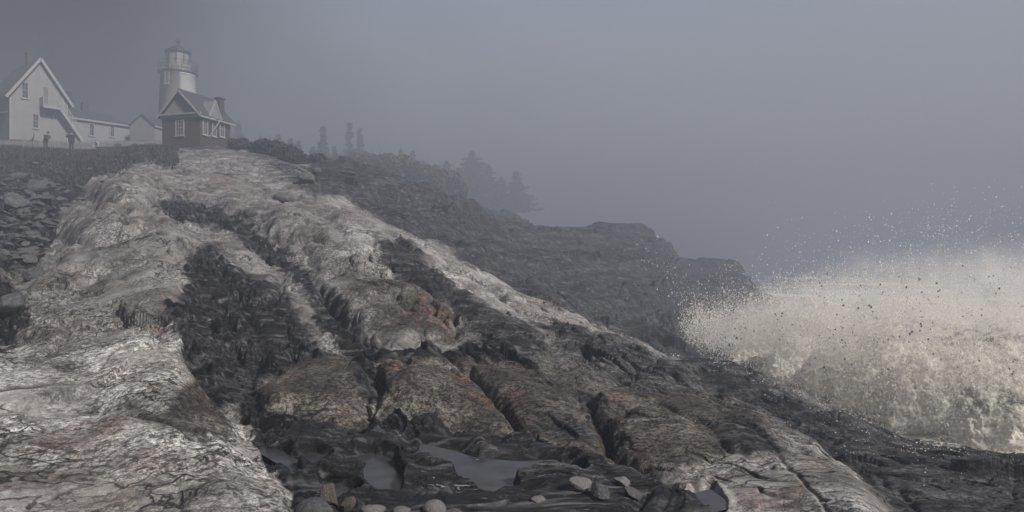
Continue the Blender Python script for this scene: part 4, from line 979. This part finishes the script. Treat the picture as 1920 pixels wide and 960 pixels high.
# ---------------------------------------------------------------- loose rocks
def sight(px, py, dmin=3.0):
    """first terrain point met along the sight line through (px, py)"""
    c = int(round(float(np.interp(px, cpx, np.arange(nc)))))
    d = np.exp(LDg[:, c]); ang = 480-(Z[:, c]-CAMZ)*F/d
    for i in range(nr):
        if d[i] > dmin and ang[i] <= py: return Vector(((px-960)/F*d[i], d[i], Z[i, c]))
    return ground_at(px, 45)
def stone_mat(name, dark, mid, light, sc=4.0):
    m, nt, b = newmat(name); L = nt.links.new; tc = N(nt, "ShaderNodeTexCoord")
    n1 = N(nt, "ShaderNodeTexNoise"); n1.inputs['Scale'].default_value = sc; n1.inputs['Detail'].default_value = 9; n1.inputs['Roughness'].default_value = .68; L(tc.outputs['Object'], n1.inputs[0])
    cr = ramp(nt, [(.3, dark), (.5, mid), (.7, light)]); L(n1.outputs[0], cr.inputs[0]); L(cr.outputs[0], b.inputs['Base Color']); b.inputs['Roughness'].default_value = .8
    bp = N(nt, "ShaderNodeBump"); bp.inputs['Strength'].default_value = .8; bp.inputs['Distance'].default_value = .03; L(n1.outputs[0], bp.inputs['Height']); L(bp.outputs[0], b.inputs['Normal'])
    return m
M['st_dark'] = stone_mat("dark_stone", (.02, .02, .022), (.05, .05, .053), (.10, .10, .105))
M['st_grey'] = stone_mat("grey_stone", (.03, .03, .031), (.065, .065, .065), (.12, .117, .114))
M['st_pale'] = stone_mat("pale_stone", (.06, .06, .06), (.14, .137, .135), (.24, .235, .23), 9)
M['st_rust'] = stone_mat("rusty_stone", (.03, .026, .024), (.075, .062, .055), (.15, .135, .12), 7)
def stone_mesh(seed, ang=0.0, sub=4):
    """rounded (ang=0) to blocky, plane-cut (ang=1) stone of unit size"""
    bm = bmesh.new(); bmesh.ops.create_icosphere(bm, subdivisions=sub, radius=1)
    V = np.array([v.co[:] for v in bm.verts]); r = np.random.default_rng(seed)
    k = 11; nrm = r.normal(size=(k, 3)); nrm /= np.linalg.norm(nrm, axis=1)[:, None]; off = r.uniform(.45, .8, k)
    if ang > 0:
        for a, d in zip(nrm, off):
            t = V@a-d; V -= np.outer(np.clip(t, 0, None)*ang, a)
    V += V*(.10*fbm(V[:, 0]*1.3+seed, V[:, 1]*1.3+V[:, 2]*.9, 3, seed)[:, None]) + V*(.035*fbm(V[:, 0]*6+seed, V[:, 1]*6+V[:, 2]*5, 3, seed+3)[:, None])
    for v, c in zip(bm.verts, V): v.co = c
    me = bpy.data.meshes.new("boulder")
    bm.to_mesh(me); bm.free(); me.polygons.foreach_set('use_smooth', [ang < .5]*len(me.polygons)); return me
def put_stone(px, py, wpx, hpx, mat, label, group=None, seed=0, ang=.6, tilt=0, rz=None, me=None, dmin=3.0, sink=.25, depth=.9, name="boulder"):
    p = sight(px, py+hpx*.5, dmin); k = p.y/F
    if me is None: me = stone_mesh(seed, ang); me.materials.append(mat)
    o = link(bpy.data.objects.new(name, me)); w_, h_ = wpx*k/2, hpx*k/2
    o.scale = (w_, w_*depth, h_); o.location = (p.x, p.y+w_*.3, p.z+h_*(1-sink*2)); o.rotation_euler = (R(random.uniform(-8, 8)), R(tilt), R(rz if rz is not None else random.uniform(-25, 25)))
    return tag(o, label, "boulder", group)
NS = [(585,952,78,60,'st_dark',"big smooth dark boulder at the bottom edge beside the pale granite",.15,0),
 (618,918,40,60,'st_rust',"upright knobbly rust-brown rock above the smooth dark boulder",.9,0),
 (650,935,30,52,'st_rust',"tilted rusty rock with a white edge, right of the knobbly brown one",.9,20),
 (698,955,50,18,'st_pale',"flat pale cobble left of the other two pale cobbles at the bottom edge",.3,0),
 (752,956,40,14,'st_pale',"small low pale cobble, middle of three at the bottom edge",.3,0),
 (813,951,46,36,'st_pale',"round pale grey cobble at the bottom edge below the tide pool",.05,0),
 (1092,905,56,30,'st_pale',"pale blocky boulder stranded on the dark slabs, larger of the pair",.8,15),
 (1130,918,44,34,'st_dark',"dark broken block against the right side of the pale blocky boulder",.9,25),
 (1168,900,50,20,'st_pale',"pale slab fragment above and right of the dark broken block",.8,18),
 (1185,922,40,24,'st_grey',"small grey block below the pale slab fragment",.8,20),
 (902,868,34,12,'st_pale',"small striped pale stone at the upper rim of the big tide pool",.5,18),
 (1010,934,30,12,'st_pale',"thin pale stone lying on the slab below the big tide pool",.5,10),
 (531,367,48,24,'st_grey',"rounded brownish boulder sitting on the main ridge below the bushes",.35,0),
 (466,399,30,22,'st_dark',"round dark boulder wedged in the gully on the upper ridge",.4,0),
 (574,328,40,28,'st_grey',"larger of two pale-topped boulders on the brow below the bushes",.5,20),
 (592,320,20,16,'st_grey',"smaller pale-topped boulder beside the larger one on the brow",.5,0),
 (652,322,34,9,'st_dark',"thin dark slab jutting out to the right on the brow",.8,4),
 (22,560,56,60,'st_dark',"dark ribbed block overhanging the hollow at the left edge",.8,10),
]
for i, (px, py, w_, h_, mt, lb, ag, tl) in enumerate(NS):
    put_stone(px, py, w_, h_, M[mt], lb, seed=700+i, ang=ag, tilt=tl)
# tumbled blocks down the left slope
protos = {}
for mt in ('st_dark', 'st_grey'):
    for k in range(6):
        me = stone_mesh(40+k, 1.0, 3); me.materials.append(M[mt]); protos[(mt, k)] = me
BIG = [(18,372,60,52,'st_grey',"large leaning slab-sided block at the left edge of the tumbled slope",35), (50,378,40,20,'st_grey',"pale flat wedge lying right of the large leaning block",30),
 (70,352,64,16,'st_dark',"long flat dark slab across the middle of the tumbled slope",-4), (75,370,50,12,'st_dark',"flat dark slab just below the long one",0), (80,312,18,8,'st_grey',"small pale block high on the tumbled slope below the fence",0),
 (110,314,12,7,'st_grey',"tiny pale block right of the other pale one high on the slope",0), (45,395,14,24,'st_grey',"narrow pale shard standing below the large leaning block",40), (58,344,60,26,'st_dark',"squarish dark block above the long flat slab",0),
 (32,326,48,18,'st_dark',"broad low dark block near the top left of the tumbled slope",0), (56,505,52,44,'st_dark',"rounded dark block in the lower hollow beside the granite",0)]
for i, (px, py, w_, h_, mt, lb, tl) in enumerate(BIG):
    put_stone(px, py, w_, h_, M[mt], lb, me=protos[(mt, i % 6)], tilt=tl, depth=.8)
rr_ = random.Random(5)
for i in range(170):
    py = 300+185*rr_.random()**1.2; xmax = 250-(py-300)*1.35 if py < 400 else 110-(py-400)*.5
    px = rr_.uniform(-20, max(30, xmax)); s = rr_.uniform(10, 34)*(.6+(py-300)/260)
    mt = 'st_dark' if rr_.random() < .8 else 'st_grey'
    put_stone(px, py, s, s*rr_.uniform(.3, .6), None, "angular dark block among the many tumbled on the left slope" if mt == 'st_dark' else "small greyer block among the many tumbled on the left slope",
              "tumbled blocks on the left slope" if mt == 'st_dark' else "greyer tumbled blocks on the left slope", me=protos[(mt, rr_.randrange(6))], tilt=rr_.uniform(-25, 30), depth=.9, rz=rr_.uniform(0, 360))
# ---------------------------------------------------------------- people and yard things
M['coat'] = simple("dark_coat", (.030, .031, .036), .9); M['trouser'] = simple("dark_trousers", (.022, .022, .028), .9)
M['skin'] = simple("skin", (.36, .24, .18), .6, .05); M['capm'] = simple("grey_cap", (.10, .10, .11), .9); M['hair'] = simple("dark_hair", (.03, .025, .02), .8)
def skin(name, V, E, Rr, mat, parent, sub=2, root=0):
    me = bpy.data.meshes.new(name); me.from_pydata(V, E, []); ob = bpy.data.objects.new(name, me); scene.collection.objects.link(ob)
    md = ob.modifiers.new("s", 'SKIN'); md.use_smooth_shade = True
    for i, rr in enumerate(Rr):
        sv = me.skin_vertices[0].data[i]; sv.radius = (rr, rr) if not hasattr(rr, '__len__') else rr; sv.use_root = (i == root)
    ob.modifiers.new("u", 'SUBSURF').levels = sub
    dg = bpy.context.evaluated_depsgraph_get(); dg.update()
    m2 = bpy.data.meshes.new_from_object(ob.evaluated_get(dg)); bpy.data.objects.remove(ob)
    m2.materials.clear(); m2.materials.append(mat); m2.polygons.foreach_set('use_smooth', [True]*len(m2.polygons))
    o = bpy.data.objects.new(name, m2); return link(o, parent)
def person(px, D_, top_py, rz, label, arms, hat, lean=0.06, bulk=1.0, scale=1.0):
    p = ground_at(px, D_); z = at(px, top_py, D_).z-1.78*scale; p.z = z
    o = empty("person", p, rz); o.scale = (scale,)*3; tag(o, label, "person", "people standing by the fence")
    L = lean; b = bulk   # faces local -y
    V = [(0, .02, .95), (0, -.00-L*.4, 1.18), (0, -L, 1.40), (0, -L*1.2, 1.49), (0, -L*1.5-.02, 1.60), (0, -L*1.5-.03, 1.70),
         (.10, .02, .90), (.11, -.01, .50), (.11, .03, .09), (.12, -.12, .04), (-.10, .02, .90), (-.13, .02, .50), (-.14, .05, .09), (-.15, -.10, .04)]
    Rr = [(.14, .11), (.15, .11), (.17, .10), .055, (.075, .09), (.07, .085), .085, .06, .045, (.045, .03), .085, .06, .045, (.045, .03)]
    E = [(0, 1), (1, 2), (2, 3), (3, 4), (4, 5), (0, 6), (6, 7), (7, 8), (8, 9), (0, 10), (10, 11), (11, 12), (12, 13)]
    for s in (1, -1):
        el, wr, hd = arms[0 if s == 1 else 1]; k = len(V)
        V += [(s*.19, -L, 1.40), (s*el[0], el[1], el[2]), (s*wr[0], wr[1], wr[2]), (s*hd[0], hd[1], hd[2])]; Rr += [.06, .045, .032, (.038, .02)]
        E += [(2, k), (k, k+1), (k+1, k+2), (k+2, k+3)]
    skin("body", V, E, Rr, M['skin'], o)
    # nose and ears are part of the head silhouette; coat, trousers, shoes, cap as clothing
    cv = [(0, .02, .78), (0, .01, 1.0), (0, -L*.5, 1.2), (0, -L, 1.40), (0, -L*1.15, 1.47)]; cr = [(.21*b, .16*b), (.20*b, .15*b), (.20*b, .15*b), (.19*b, .13*b), .085]; ce = [(0, 1), (1, 2), (2, 3), (3, 4)]
    for s in (1, -1):
        el, wr, hd = arms[0 if s == 1 else 1]; k = len(cv)
        cv += [(s*.20*b, -L, 1.40), (s*el[0], el[1], el[2]), (s*wr[0], wr[1], wr[2])]; cr += [.085*b, .07*b, .052]; ce += [(3, k), (k, k+1), (k+1, k+2)]
    skin("coat", cv, ce, cr, M['coat'], o)
    tv = [(0, .02, .92), (.10, .02, .86), (.11, -.01, .50), (.11, .03, .12), (-.10, .02, .86), (-.13, .02, .50), (-.14, .05, .12)]
    skin("trousers", tv, [(0, 1), (1, 2), (2, 3), (0, 4), (4, 5), (5, 6)], [.12, .11, .08, .065, .11, .08, .065], M['trouser'], o)
    hy = -L*1.5-.03
    mb = MB(); mb.lathe([(.115, 1.68), (.118, 1.74), (.09, 1.80), (.03, 1.825)], 14, 0, hy+.01)
    if hat: mb.prism([(-.09, hy-.08), (.09, hy-.08), (.07, hy-.21), (0, hy-.235), (-.07, hy-.21)], 'z', 1.685, 1.70)
    mb.build("cap" if hat else "hair", M['capm'] if hat else M['hair'], o, True)
    return o
person(86, 64, 247, R(70), "person in a long dark coat and peaked cap, seen from the side, leaning forward", [((.20, -.22, 1.14), (.12, -.42, 1.12), (.10, -.50, 1.13)), ((.22, -.20, 1.14), (.10, -.40, 1.10), (.08, -.48, 1.11))], True, .16, 1.15)
person(134, 62.5, 247, R(0), "person in a bulky dark jacket raising both hands to the face, below the outside stair", [((.36, -.14, 1.24), (.16, -.30, 1.52), (.09, -.27, 1.60)), ((.36, -.14, 1.24), (.16, -.30, 1.52), (.09, -.27, 1.60))], False, .04, 1.45)

# lifebuoy on its post
p = ground_at(179, 65.5); zt = at(179, 272, 65.5).z
o = empty("lifebuoy", (p.x, p.y, zt)); tag(o, "white ring lifebuoy on a short post by the picket fence", "lifebuoy")
mb = MB(); vs = []; 
for i in range(28):
    a = i*2*math.pi/28
    for j in range(10):
        c = j*2*math.pi/10; r_ = .27+.095*math.cos(c); vs.append((r_*math.cos(a), .075*math.sin(c), r_*math.sin(a)*1.15))
mb.add(vs, [(i*10+j, i*10+(j+1) % 10, ((i+1) % 28)*10+(j+1) % 10, ((i+1) % 28)*10+j) for i in range(28) for j in range(10)]); mb.build("ring", M['trim'], o, True)
mb = MB(); mb.box(-.05, .05, .09, .17, -.9, .5); mb.box(-.24, .24, .09, .13, .36, .50); mb.build("post", M['trim'], o)

# round-backed garden chairs seen from behind
M['chair'] = simple("dark_stained_wood", (.045, .045, .045), .8)
def chair(px, D_, top, label, rz):
    p = ground_at(px, D_); p.z = at(px, top, D_).z-1.12; o = empty("garden_chair", p, rz); tag(o, label, "chair", "round-backed garden chairs")
    mb = MB(); prof = [(-.30, .30), (.30, .30), (.37, .80)]+[(.37*math.cos(t), .80+.32*math.sin(t)) for t in np.linspace(.15, math.pi-.15, 12)]+[(-.37, .80)]
    mb.prism(prof, 'y', -.015, .015); bk = mb.build("backrest", M['chair'], o); bk.rotation_euler = (R(-14), 0, 0)
    mb = MB()
    for k in range(5): mb.box(-.29, .29, .03+k*.115, .13+k*.115, .34+k*.018, .365+k*.018)
    mb.build("seat", M['chair'], o)
    for s in (-1, 1):
        mb = MB(); mb.box(s*.40-.07, s*.40+.07, -.12, .68, .60, .63); mb.build("armrest", M['chair'], o)
        for y in (-.02, .60):
            mb = MB(); mb.box(s*.38-.04, s*.38+.04, y-.03, y+.03, -.3, .598); mb.build("leg", M['chair'], o)
    return o
chair(218.5, 64.5, 267, "dark round-backed garden chair, left one of the pair by the fence", R(5))
chair(249.5, 64.5, 267, "dark round-backed garden chair, right one of the pair by the fence", R(-8))
p = ground_at(231, 64); p.z = at(231, 283, 64).z
o = empty("wooden_bench", p, 0); tag(o, "low dark plank bench between and beside the two garden chairs", "bench")
mb = MB(); mb.box(-2.6, 1.6, -.2, .2, .30, .36); mb.build("seat", M['chair'], o)
for x in (-2.4, -.6, 1.4):
    mb = MB(); mb.box(x-.05, x+.05, -.16, .16, -.4, .298); mb.build("leg", M['chair'], o)
p = at(61, 263, 70); o = empty("hand_pump", (p.x, p.y, p.z-1.2)); tag(o, "small dark upright hand pump showing over the fence below the lower window", "pump")
mb = MB(); mb.tube([(0, 0, 0), (0, 0, 1.45)], [.09, .07], 8); mb.build("pump_body", M['black_iron'], o)
mb = MB(); mb.tube([(.0, 0, 1.35), (.12, 0, 1.5), (.15, 0, 1.95)], .035, 6); mb.build("handle", M['black_iron'], o)
mb = MB(); mb.tube([(0, 0, 1.25), (-.2, 0, 1.22), (-.24, 0, 1.1)], .045, 6); mb.build("spout", M['black_iron'], o)
# ---------------------------------------------------------------- breaking wave and spray
SPX = np.array([1250, 1330, 1400, 1470, 1550, 1650, 1750, 1850, 1950, 2100.])
STOP = np.array([622, 585, 560, 540, 520, 508, 500, 492, 486, 484.]); SBOT = np.array([645, 672, 705, 738, 772, 806, 834, 852, 866, 880.])
SD = np.array([44, 36, 30, 26.5, 23.5, 21.2, 20.2, 19.6, 19.2, 19.])
def wavemat():
    m, nt, b = newmat("breaking_water"); L = nt.links.new; tc = N(nt, "ShaderNodeTexCoord")
    mp = N(nt, "ShaderNodeMapping"); mp.inputs['Rotation'].default_value = (0, R(35), 0); mp.inputs['Scale'].default_value = (1, 1, 2.2); L(tc.outputs['Object'], mp.inputs[0])
    n1 = N(nt, "ShaderNodeTexNoise"); n1.inputs['Scale'].default_value = 1.1; n1.inputs['Detail'].default_value = 10; n1.inputs['Roughness'].default_value = .72; n1.inputs['Distortion'].default_value = 1.2; L(mp.outputs[0], n1.inputs[0])
    a = N(nt, "ShaderNodeAttribute"); a.attribute_name = 'foam'; s = N(nt, "ShaderNodeMath", operation='ADD'); L(n1.outputs[0], s.inputs[0]); L(a.outputs['Fac'], s.inputs[1])
    cr = ramp(nt, [(.40, (.12, .135, .10)), (.54, (.34, .36, .28)), (.66, (.80, .78, .71)), (.85, (.97, .93, .855))]); L(s.outputs[0], cr.inputs[0])
    L(cr.outputs[0], b.inputs['Base Color']); b.inputs['Roughness'].default_value = .5
    bp = N(nt, "ShaderNodeBump"); bp.inputs['Strength'].default_value = .6; bp.inputs['Distance'].default_value = .2; L(n1.outputs[0], bp.inputs['Height']); L(bp.outputs[0], b.inputs['Normal'])
    tr = N(nt, "ShaderNodeBsdfTranslucent"); L(cr.outputs[0], tr.inputs[0]); m1 = N(nt, "ShaderNodeMixShader"); m1.inputs[0].default_value = .45; L(b.outputs[0], m1.inputs[1]); L(tr.outputs[0], m1.inputs[2])
    at_ = N(nt, "ShaderNodeAttribute"); at_.attribute_name = 'torn'
    n2 = N(nt, "ShaderNodeTexNoise"); n2.inputs['Scale'].default_value = 9; n2.inputs['Detail'].default_value = 6; n2.inputs['Roughness'].default_value = .8; L(tc.outputs['Object'], n2.inputs[0])
    n3 = N(nt, "ShaderNodeTexNoise"); n3.inputs['Scale'].default_value = 1.3; n3.inputs['Detail'].default_value = 4; L(tc.outputs['Object'], n3.inputs[0])
    s1 = N(nt, "ShaderNodeMath", operation='MULTIPLY_ADD'); L(n3.outputs[0], s1.inputs[0]); s1.inputs[1].default_value = .9; L(n2.outputs[0], s1.inputs[2])
    s2 = N(nt, "ShaderNodeMath", operation='MULTIPLY_ADD'); L(at_.outputs['Fac'], s2.inputs[0]); s2.inputs[1].default_value = .75; s2.inputs[2].default_value = .42
    df = N(nt, "ShaderNodeMath", operation='SUBTRACT'); L(s2.outputs[0], df.inputs[0]); L(s1.outputs[0], df.inputs[1])
    mr = N(nt, "ShaderNodeMapRange"); L(df.outputs[0], mr.inputs[0]); mr.inputs[1].default_value = -.08; mr.inputs[2].default_value = .12
    tp = N(nt, "ShaderNodeBsdfTransparent"); m2 = N(nt, "ShaderNodeMixShader"); L(mr.outputs[0], m2.inputs[0]); L(m1.outputs[0], m2.inputs[1]); L(tp.outputs[0], m2.inputs[2]); L(m2.outputs[0], nt.nodes['Material Output'].inputs[0])
    return m
def sheet(k, Dc, u0, lift, nu=560, nv=200):
    uu = np.linspace(u0, 2250, nu); vv = np.linspace(0, 1, nv); U, Vv = np.meshgrid(uu, vv)
    Dl = Dc+1.2*fbm(U/160+k*9, U*0, 3, 440)
    gr = sstep(1640, 1800, U)                      # torn white plume on the left, standing green wall on the right
    topy = np.interp(U, [1290, 1330, 1380, 1450, 1550, 1650, 1750, 1850, 1950, 2250], [655, 640, 618, 596, 580, 582, 590, 600, 600, 598])-lift
    topy = topy+(46+lift*.3)*fbm(U/48+k*7, U*0+3, 5, 430+k, gain=.6)+(830-topy)*.85*sstep(u0+150, u0, U)
    Hh = np.clip(CAMZ+(480-topy)/F*(Dl+1.2)+.7, .1, None)
    th = Vv*math.pi
    prof = np.sin(th)**.85
    wY = Dl-1.0+(2.9)*(1-np.cos(th))+.5*prof*np.sin(th*2); wX = (U-960)/F*Dl
    wZ = -.7+Hh*prof
    q1 = fbm(wX*.6, wZ*.8+wY*.3, 5, 400+k*31, gain=.6); q2 = fbm(wX*1.7+q1, wZ*2.0+wY, 6, 401+k*31, ridged=True, gain=.62)
    q3 = fbm(wX*6, wZ*6+wY*4, 3, 409+k)
    wY -= .55*q1+.30*q2+.09*q3; wZ += (.45*q1+.30*q2+.10*q3)*prof; wX += (.3*fbm(wX, wZ, 4, 403)+.08*q3)*prof
    idx = np.arange(nu*nv).reshape(nv, nu)
    o = np_mesh("breaking_wave" if k == 0 else "spray_sheet", np.stack([wX, wY, wZ], -1).reshape(-1, 3), np.stack([idx[:-1, :-1], idx[:-1, 1:], idx[1:, 1:], idx[1:, :-1]], -1).reshape(-1, 4), WM)
    pyw = 480-(wZ-CAMZ)*F/wY
    fo_ = .28+.12*q2-.15*np.exp(-((U-1850)/120)**2-((pyw-745)/50)**2)-.07*gr*sstep(650, 760, pyw)
    hf = (wZ+.7)/np.maximum(Hh, .1)                 # share of the full height
    op = sstep(.35, 1.05, hf)+.08+sstep(u0+170, u0, U)*.5
    if k > 1: fo_ = fo_+.15
    for nm, ar in (('foam', fo_), ('torn', op)):
        fa = o.data.attributes.new(nm, 'FLOAT', 'POINT'); fa.data.foreach_set('value', ar.astype(np.float32).ravel())
    return o
WM = wavemat()
wv = sheet(0, 20.6, 1690, -45); tag(wv, "churning wave bursting on the rocks at the right, greenish under the white foam", "wave", kind='stuff')
for k, dD, u0, lf in ((6, 19.0, 1790, -95), (1, 22.6, 1590, -20), (2, 25.0, 1500, 0), (3, 28.5, 1420, 16), (4, 32.5, 1345, 30), (5, 38, 1290, 42)):
    tag(sheet(k, dD, u0, lf), "torn veils of white spray thrown up over the breaking wave", "spray", "veils of spray", kind='stuff')

def spraymat():
    m, nt, b = newmat("white_spray"); L = nt.links.new; nt.nodes.remove(b)
    d = N(nt, "ShaderNodeBsdfDiffuse"); d.inputs[0].default_value = (.98, .945, .88, 1); t = N(nt, "ShaderNodeBsdfTranslucent"); t.inputs[0].default_value = (.99, .965, .91, 1)
    mx = N(nt, "ShaderNodeMixShader"); mx.inputs[0].default_value = .5; L(d.outputs[0], mx.inputs[1]); L(t.outputs[0], mx.inputs[2]); L(mx.outputs[0], nt.nodes['Material Output'].inputs[0]); return m
M['spray'] = spraymat()
M['drop_dark'] = simple("shaded_water_drops", (.10, .095, .085), .25, .1, 1, 0, .5)  # darkness of backlit drops is put into their base colour
def droplets(P_, size, mat, name, label, seed, stretch=1.5):
    r = np.random.default_rng(seed); n = len(P_)
    T = np.array([[1, 1, 1], [-1, -1, 1], [-1, 1, -1], [1, -1, -1]], float)/1.7
    a = r.normal(size=(n, 3, 3)); qm, _ = np.linalg.qr(a)
    v = np.einsum('nij,kj->nki', qm, T)*size[:, None, None]; v[:, :, 2] *= stretch
    V = (v+P_[:, None, :]).reshape(-1, 3); base = np.arange(n)[:, None]*4
    Fc = np.stack([base+np.array(f) for f in ((0, 1, 2), (0, 3, 1), (0, 2, 3), (1, 3, 2))], 1).reshape(-1, 3)
    return tag(np_mesh(name, V, Fc, mat, smooth=False, n=3), label, "spray", kind='stuff')
r = np.random.default_rng(77)
P_ = []; S_ = []
# jets thrown up and inland
for j in range(900):
    u = r.uniform(1290, 2080); d0 = np.interp(u, SPX, SD)+r.normal()*1.2+.8; yb = np.interp(u, SPX, SBOT); yt = np.interp(u, SPX, STOP)
    p0 = np.array(at(u, yb-25*r.random(), d0)); hmax = (yb-yt)/F*d0*r.uniform(.45, 1.0)*(1.35 if r.random() < .18 else 1)
    side = r.normal()*.35-.15*(u < 1500); n = int(r.uniform(50, 150)); s = r.random(n)**.8
    x = p0[0]+side*hmax*s; z = p0[2]+hmax*(1.6*s-.6*s*s); y = p0[1]+r.normal()*.6*s
    sp = .05+.28*s
    P_.append(np.stack([x+r.normal(size=n)*sp, y+r.normal(size=n)*sp*1.4, z+r.normal(size=n)*sp], -1)); S_.append(r.gamma(2.0, .0038, n)*(d0/25)+.004)
# diffuse droplets
plume = lambda u: 34*fbm(u/55., u*0+5, 4, 450)+20*fbm(u/14., u*0+5, 2, 451)
n = 160000; u = r.uniform(1270, 2100, n); d0 = np.interp(u, SPX, SD)+1.6+r.normal(size=n)*1.6; yb = np.interp(u, SPX, SBOT); yt = np.interp(u, SPX, STOP)+plume(u)
s = r.beta(1.3, 1.7, n)*1.12; y = yb+(yt-yb)*s
xw = (u-960)/F*d0; zw = CAMZ+(480-y)/F*d0
keep_ = (fbm(xw*.5, zw*.6, 4, 410)+.25) > r.random(n)*.8-.15
keep_ &= r.random(n) < sstep(1270, 1480, u)*.9+.1
P_.append(np.stack([xw, d0, zw], -1)[keep_]); S_.append((r.gamma(2.0, .0028, n)*(d0/25)+.003)[keep_])
P_ = np.concatenate(P_); S_ = np.concatenate(S_)
droplets(P_, S_, M['spray'], "spray_droplets", "pale droplets of spray thrown up by the breaking wave", 1)
n = 1700; u = 1250+850*r.random(n)**.8; d0 = np.interp(u, SPX, SD)-2.0+r.normal(size=n)*.8; yb = np.interp(u, SPX, SBOT)-40; yt = np.interp(u, SPX, STOP)-8
s = r.beta(1.8, 1.6, n); y = yb+(yt-yb)*s; k = (fbm(u/60, y/50, 3, 412) > -.1)
droplets(np.stack([(u-960)/F*d0, d0, CAMZ+(480-y)/F*d0], -1)[k], (r.gamma(1.8, .0088, n)+.005)[k]*np.interp(u, SPX, SD)[k]/27, M['drop_dark'], "falling_drops", "dark heavy drops scattered against the bright spray", 2, 1.2)
# foam flecks stranded on the rocks
n = 70000; u = r.uniform(1180, 1960, n); d0 = np.interp(u, SPX, SD)*np.exp(-r.gamma(1.4, .13, n))
C = []
for a, b in zip(u, d0):
    q = ground_at(a, b)
    C.append((q.x, q.y, q.z))
C = np.array(C); fm = fbm(C[:, 0]*.8, C[:, 1]*.8, 4, 420)+.6*fbm(C[:, 0]*3, C[:, 1]*3, 3, 421)
pyc = 480-(C[:, 2]-CAMZ)*F/C[:, 1]
k = (fm > .18) & (C[:, 2] > -.15) & (pyc > 665); C = C[k]; C[:, 2] += .01+.25*r.random(len(C))**6
droplets(C, r.gamma(2, .004, len(C))*(C[:, 1]/20)+.003, M['spray'], "foam_flecks", "white foam flecks and runnels left on the dark rocks by the wave", 3, .6)

# fine mist hanging in the splash
def mistmat(dens, off):
    m = bpy.data.materials.new("spray_mist"); m.use_nodes = True; nt = m.node_tree; nt.nodes.clear(); L = nt.links.new
    tc = N(nt, "ShaderNodeTexCoord"); ln = N(nt, "ShaderNodeVectorMath", operation='LENGTH'); L(tc.outputs['Object'], ln.inputs[0])
    f = N(nt, "ShaderNodeMapRange", interpolation_type='SMOOTHSTEP'); L(ln.outputs['Value'], f.inputs[0]); f.inputs[1].default_value = 1.0; f.inputs[2].default_value = .25
    g = N(nt, "ShaderNodeTexCoord"); ge = N(nt, "ShaderNodeNewGeometry"); nz = N(nt, "ShaderNodeTexNoise"); nz.inputs['Scale'].default_value = .75; nz.inputs['Detail'].default_value = 5; nz.inputs['Roughness'].default_value = .65; L(ge.outputs['Position'], nz.inputs[0])
    c = N(nt, "ShaderNodeMapRange"); L(nz.outputs[0], c.inputs[0]); c.inputs[1].default_value = .40; c.inputs[2].default_value = .62; c.inputs[3].default_value = .10
    mu = N(nt, "ShaderNodeMath", operation='MULTIPLY'); L(f.outputs[0], mu.inputs[0]); L(c.outputs[0], mu.inputs[1])
    m2 = N(nt, "ShaderNodeMath", operation='MULTIPLY'); L(mu.outputs[0], m2.inputs[0]); m2.inputs[1].default_value = dens
    pv = N(nt, "ShaderNodeVolumePrincipled"); pv.inputs['Color'].default_value = (1, .985, .955, 1); pv.inputs['Anisotropy'].default_value = .2; L(m2.outputs[0], pv.inputs['Density'])
    om = N(nt, "ShaderNodeOutputMaterial"); L(pv.outputs[0], om.inputs['Volume']); return m
mm = mistmat(.5, 0)
for i, (px, py, dd, rx, ry, rz_) in enumerate([(1395, 618, 31, 110, 70, 2.2), (1510, 610, 26, 150, 105, 2.4), (1650, 580, 25.5, 190, 140, 2.8), (1800, 575, 25, 210, 150, 2.8), (1960, 570, 24.6, 220, 150, 2.8)]):
    bm = bmesh.new(); bmesh.ops.create_icosphere(bm, subdivisions=3, radius=1); me = bpy.data.meshes.new("spray_mist"); bm.to_mesh(me); bm.free(); me.materials.append(mm)
    o = link(bpy.data.objects.new("spray_mist", me)); o.location = at(px, py, dd+.5); o.scale = (rx/F*dd, rz_, ry/F*dd)
    tag(o, "fine bright mist hanging in the spray of the breaking wave", "mist", "mist in the spray", kind='stuff')
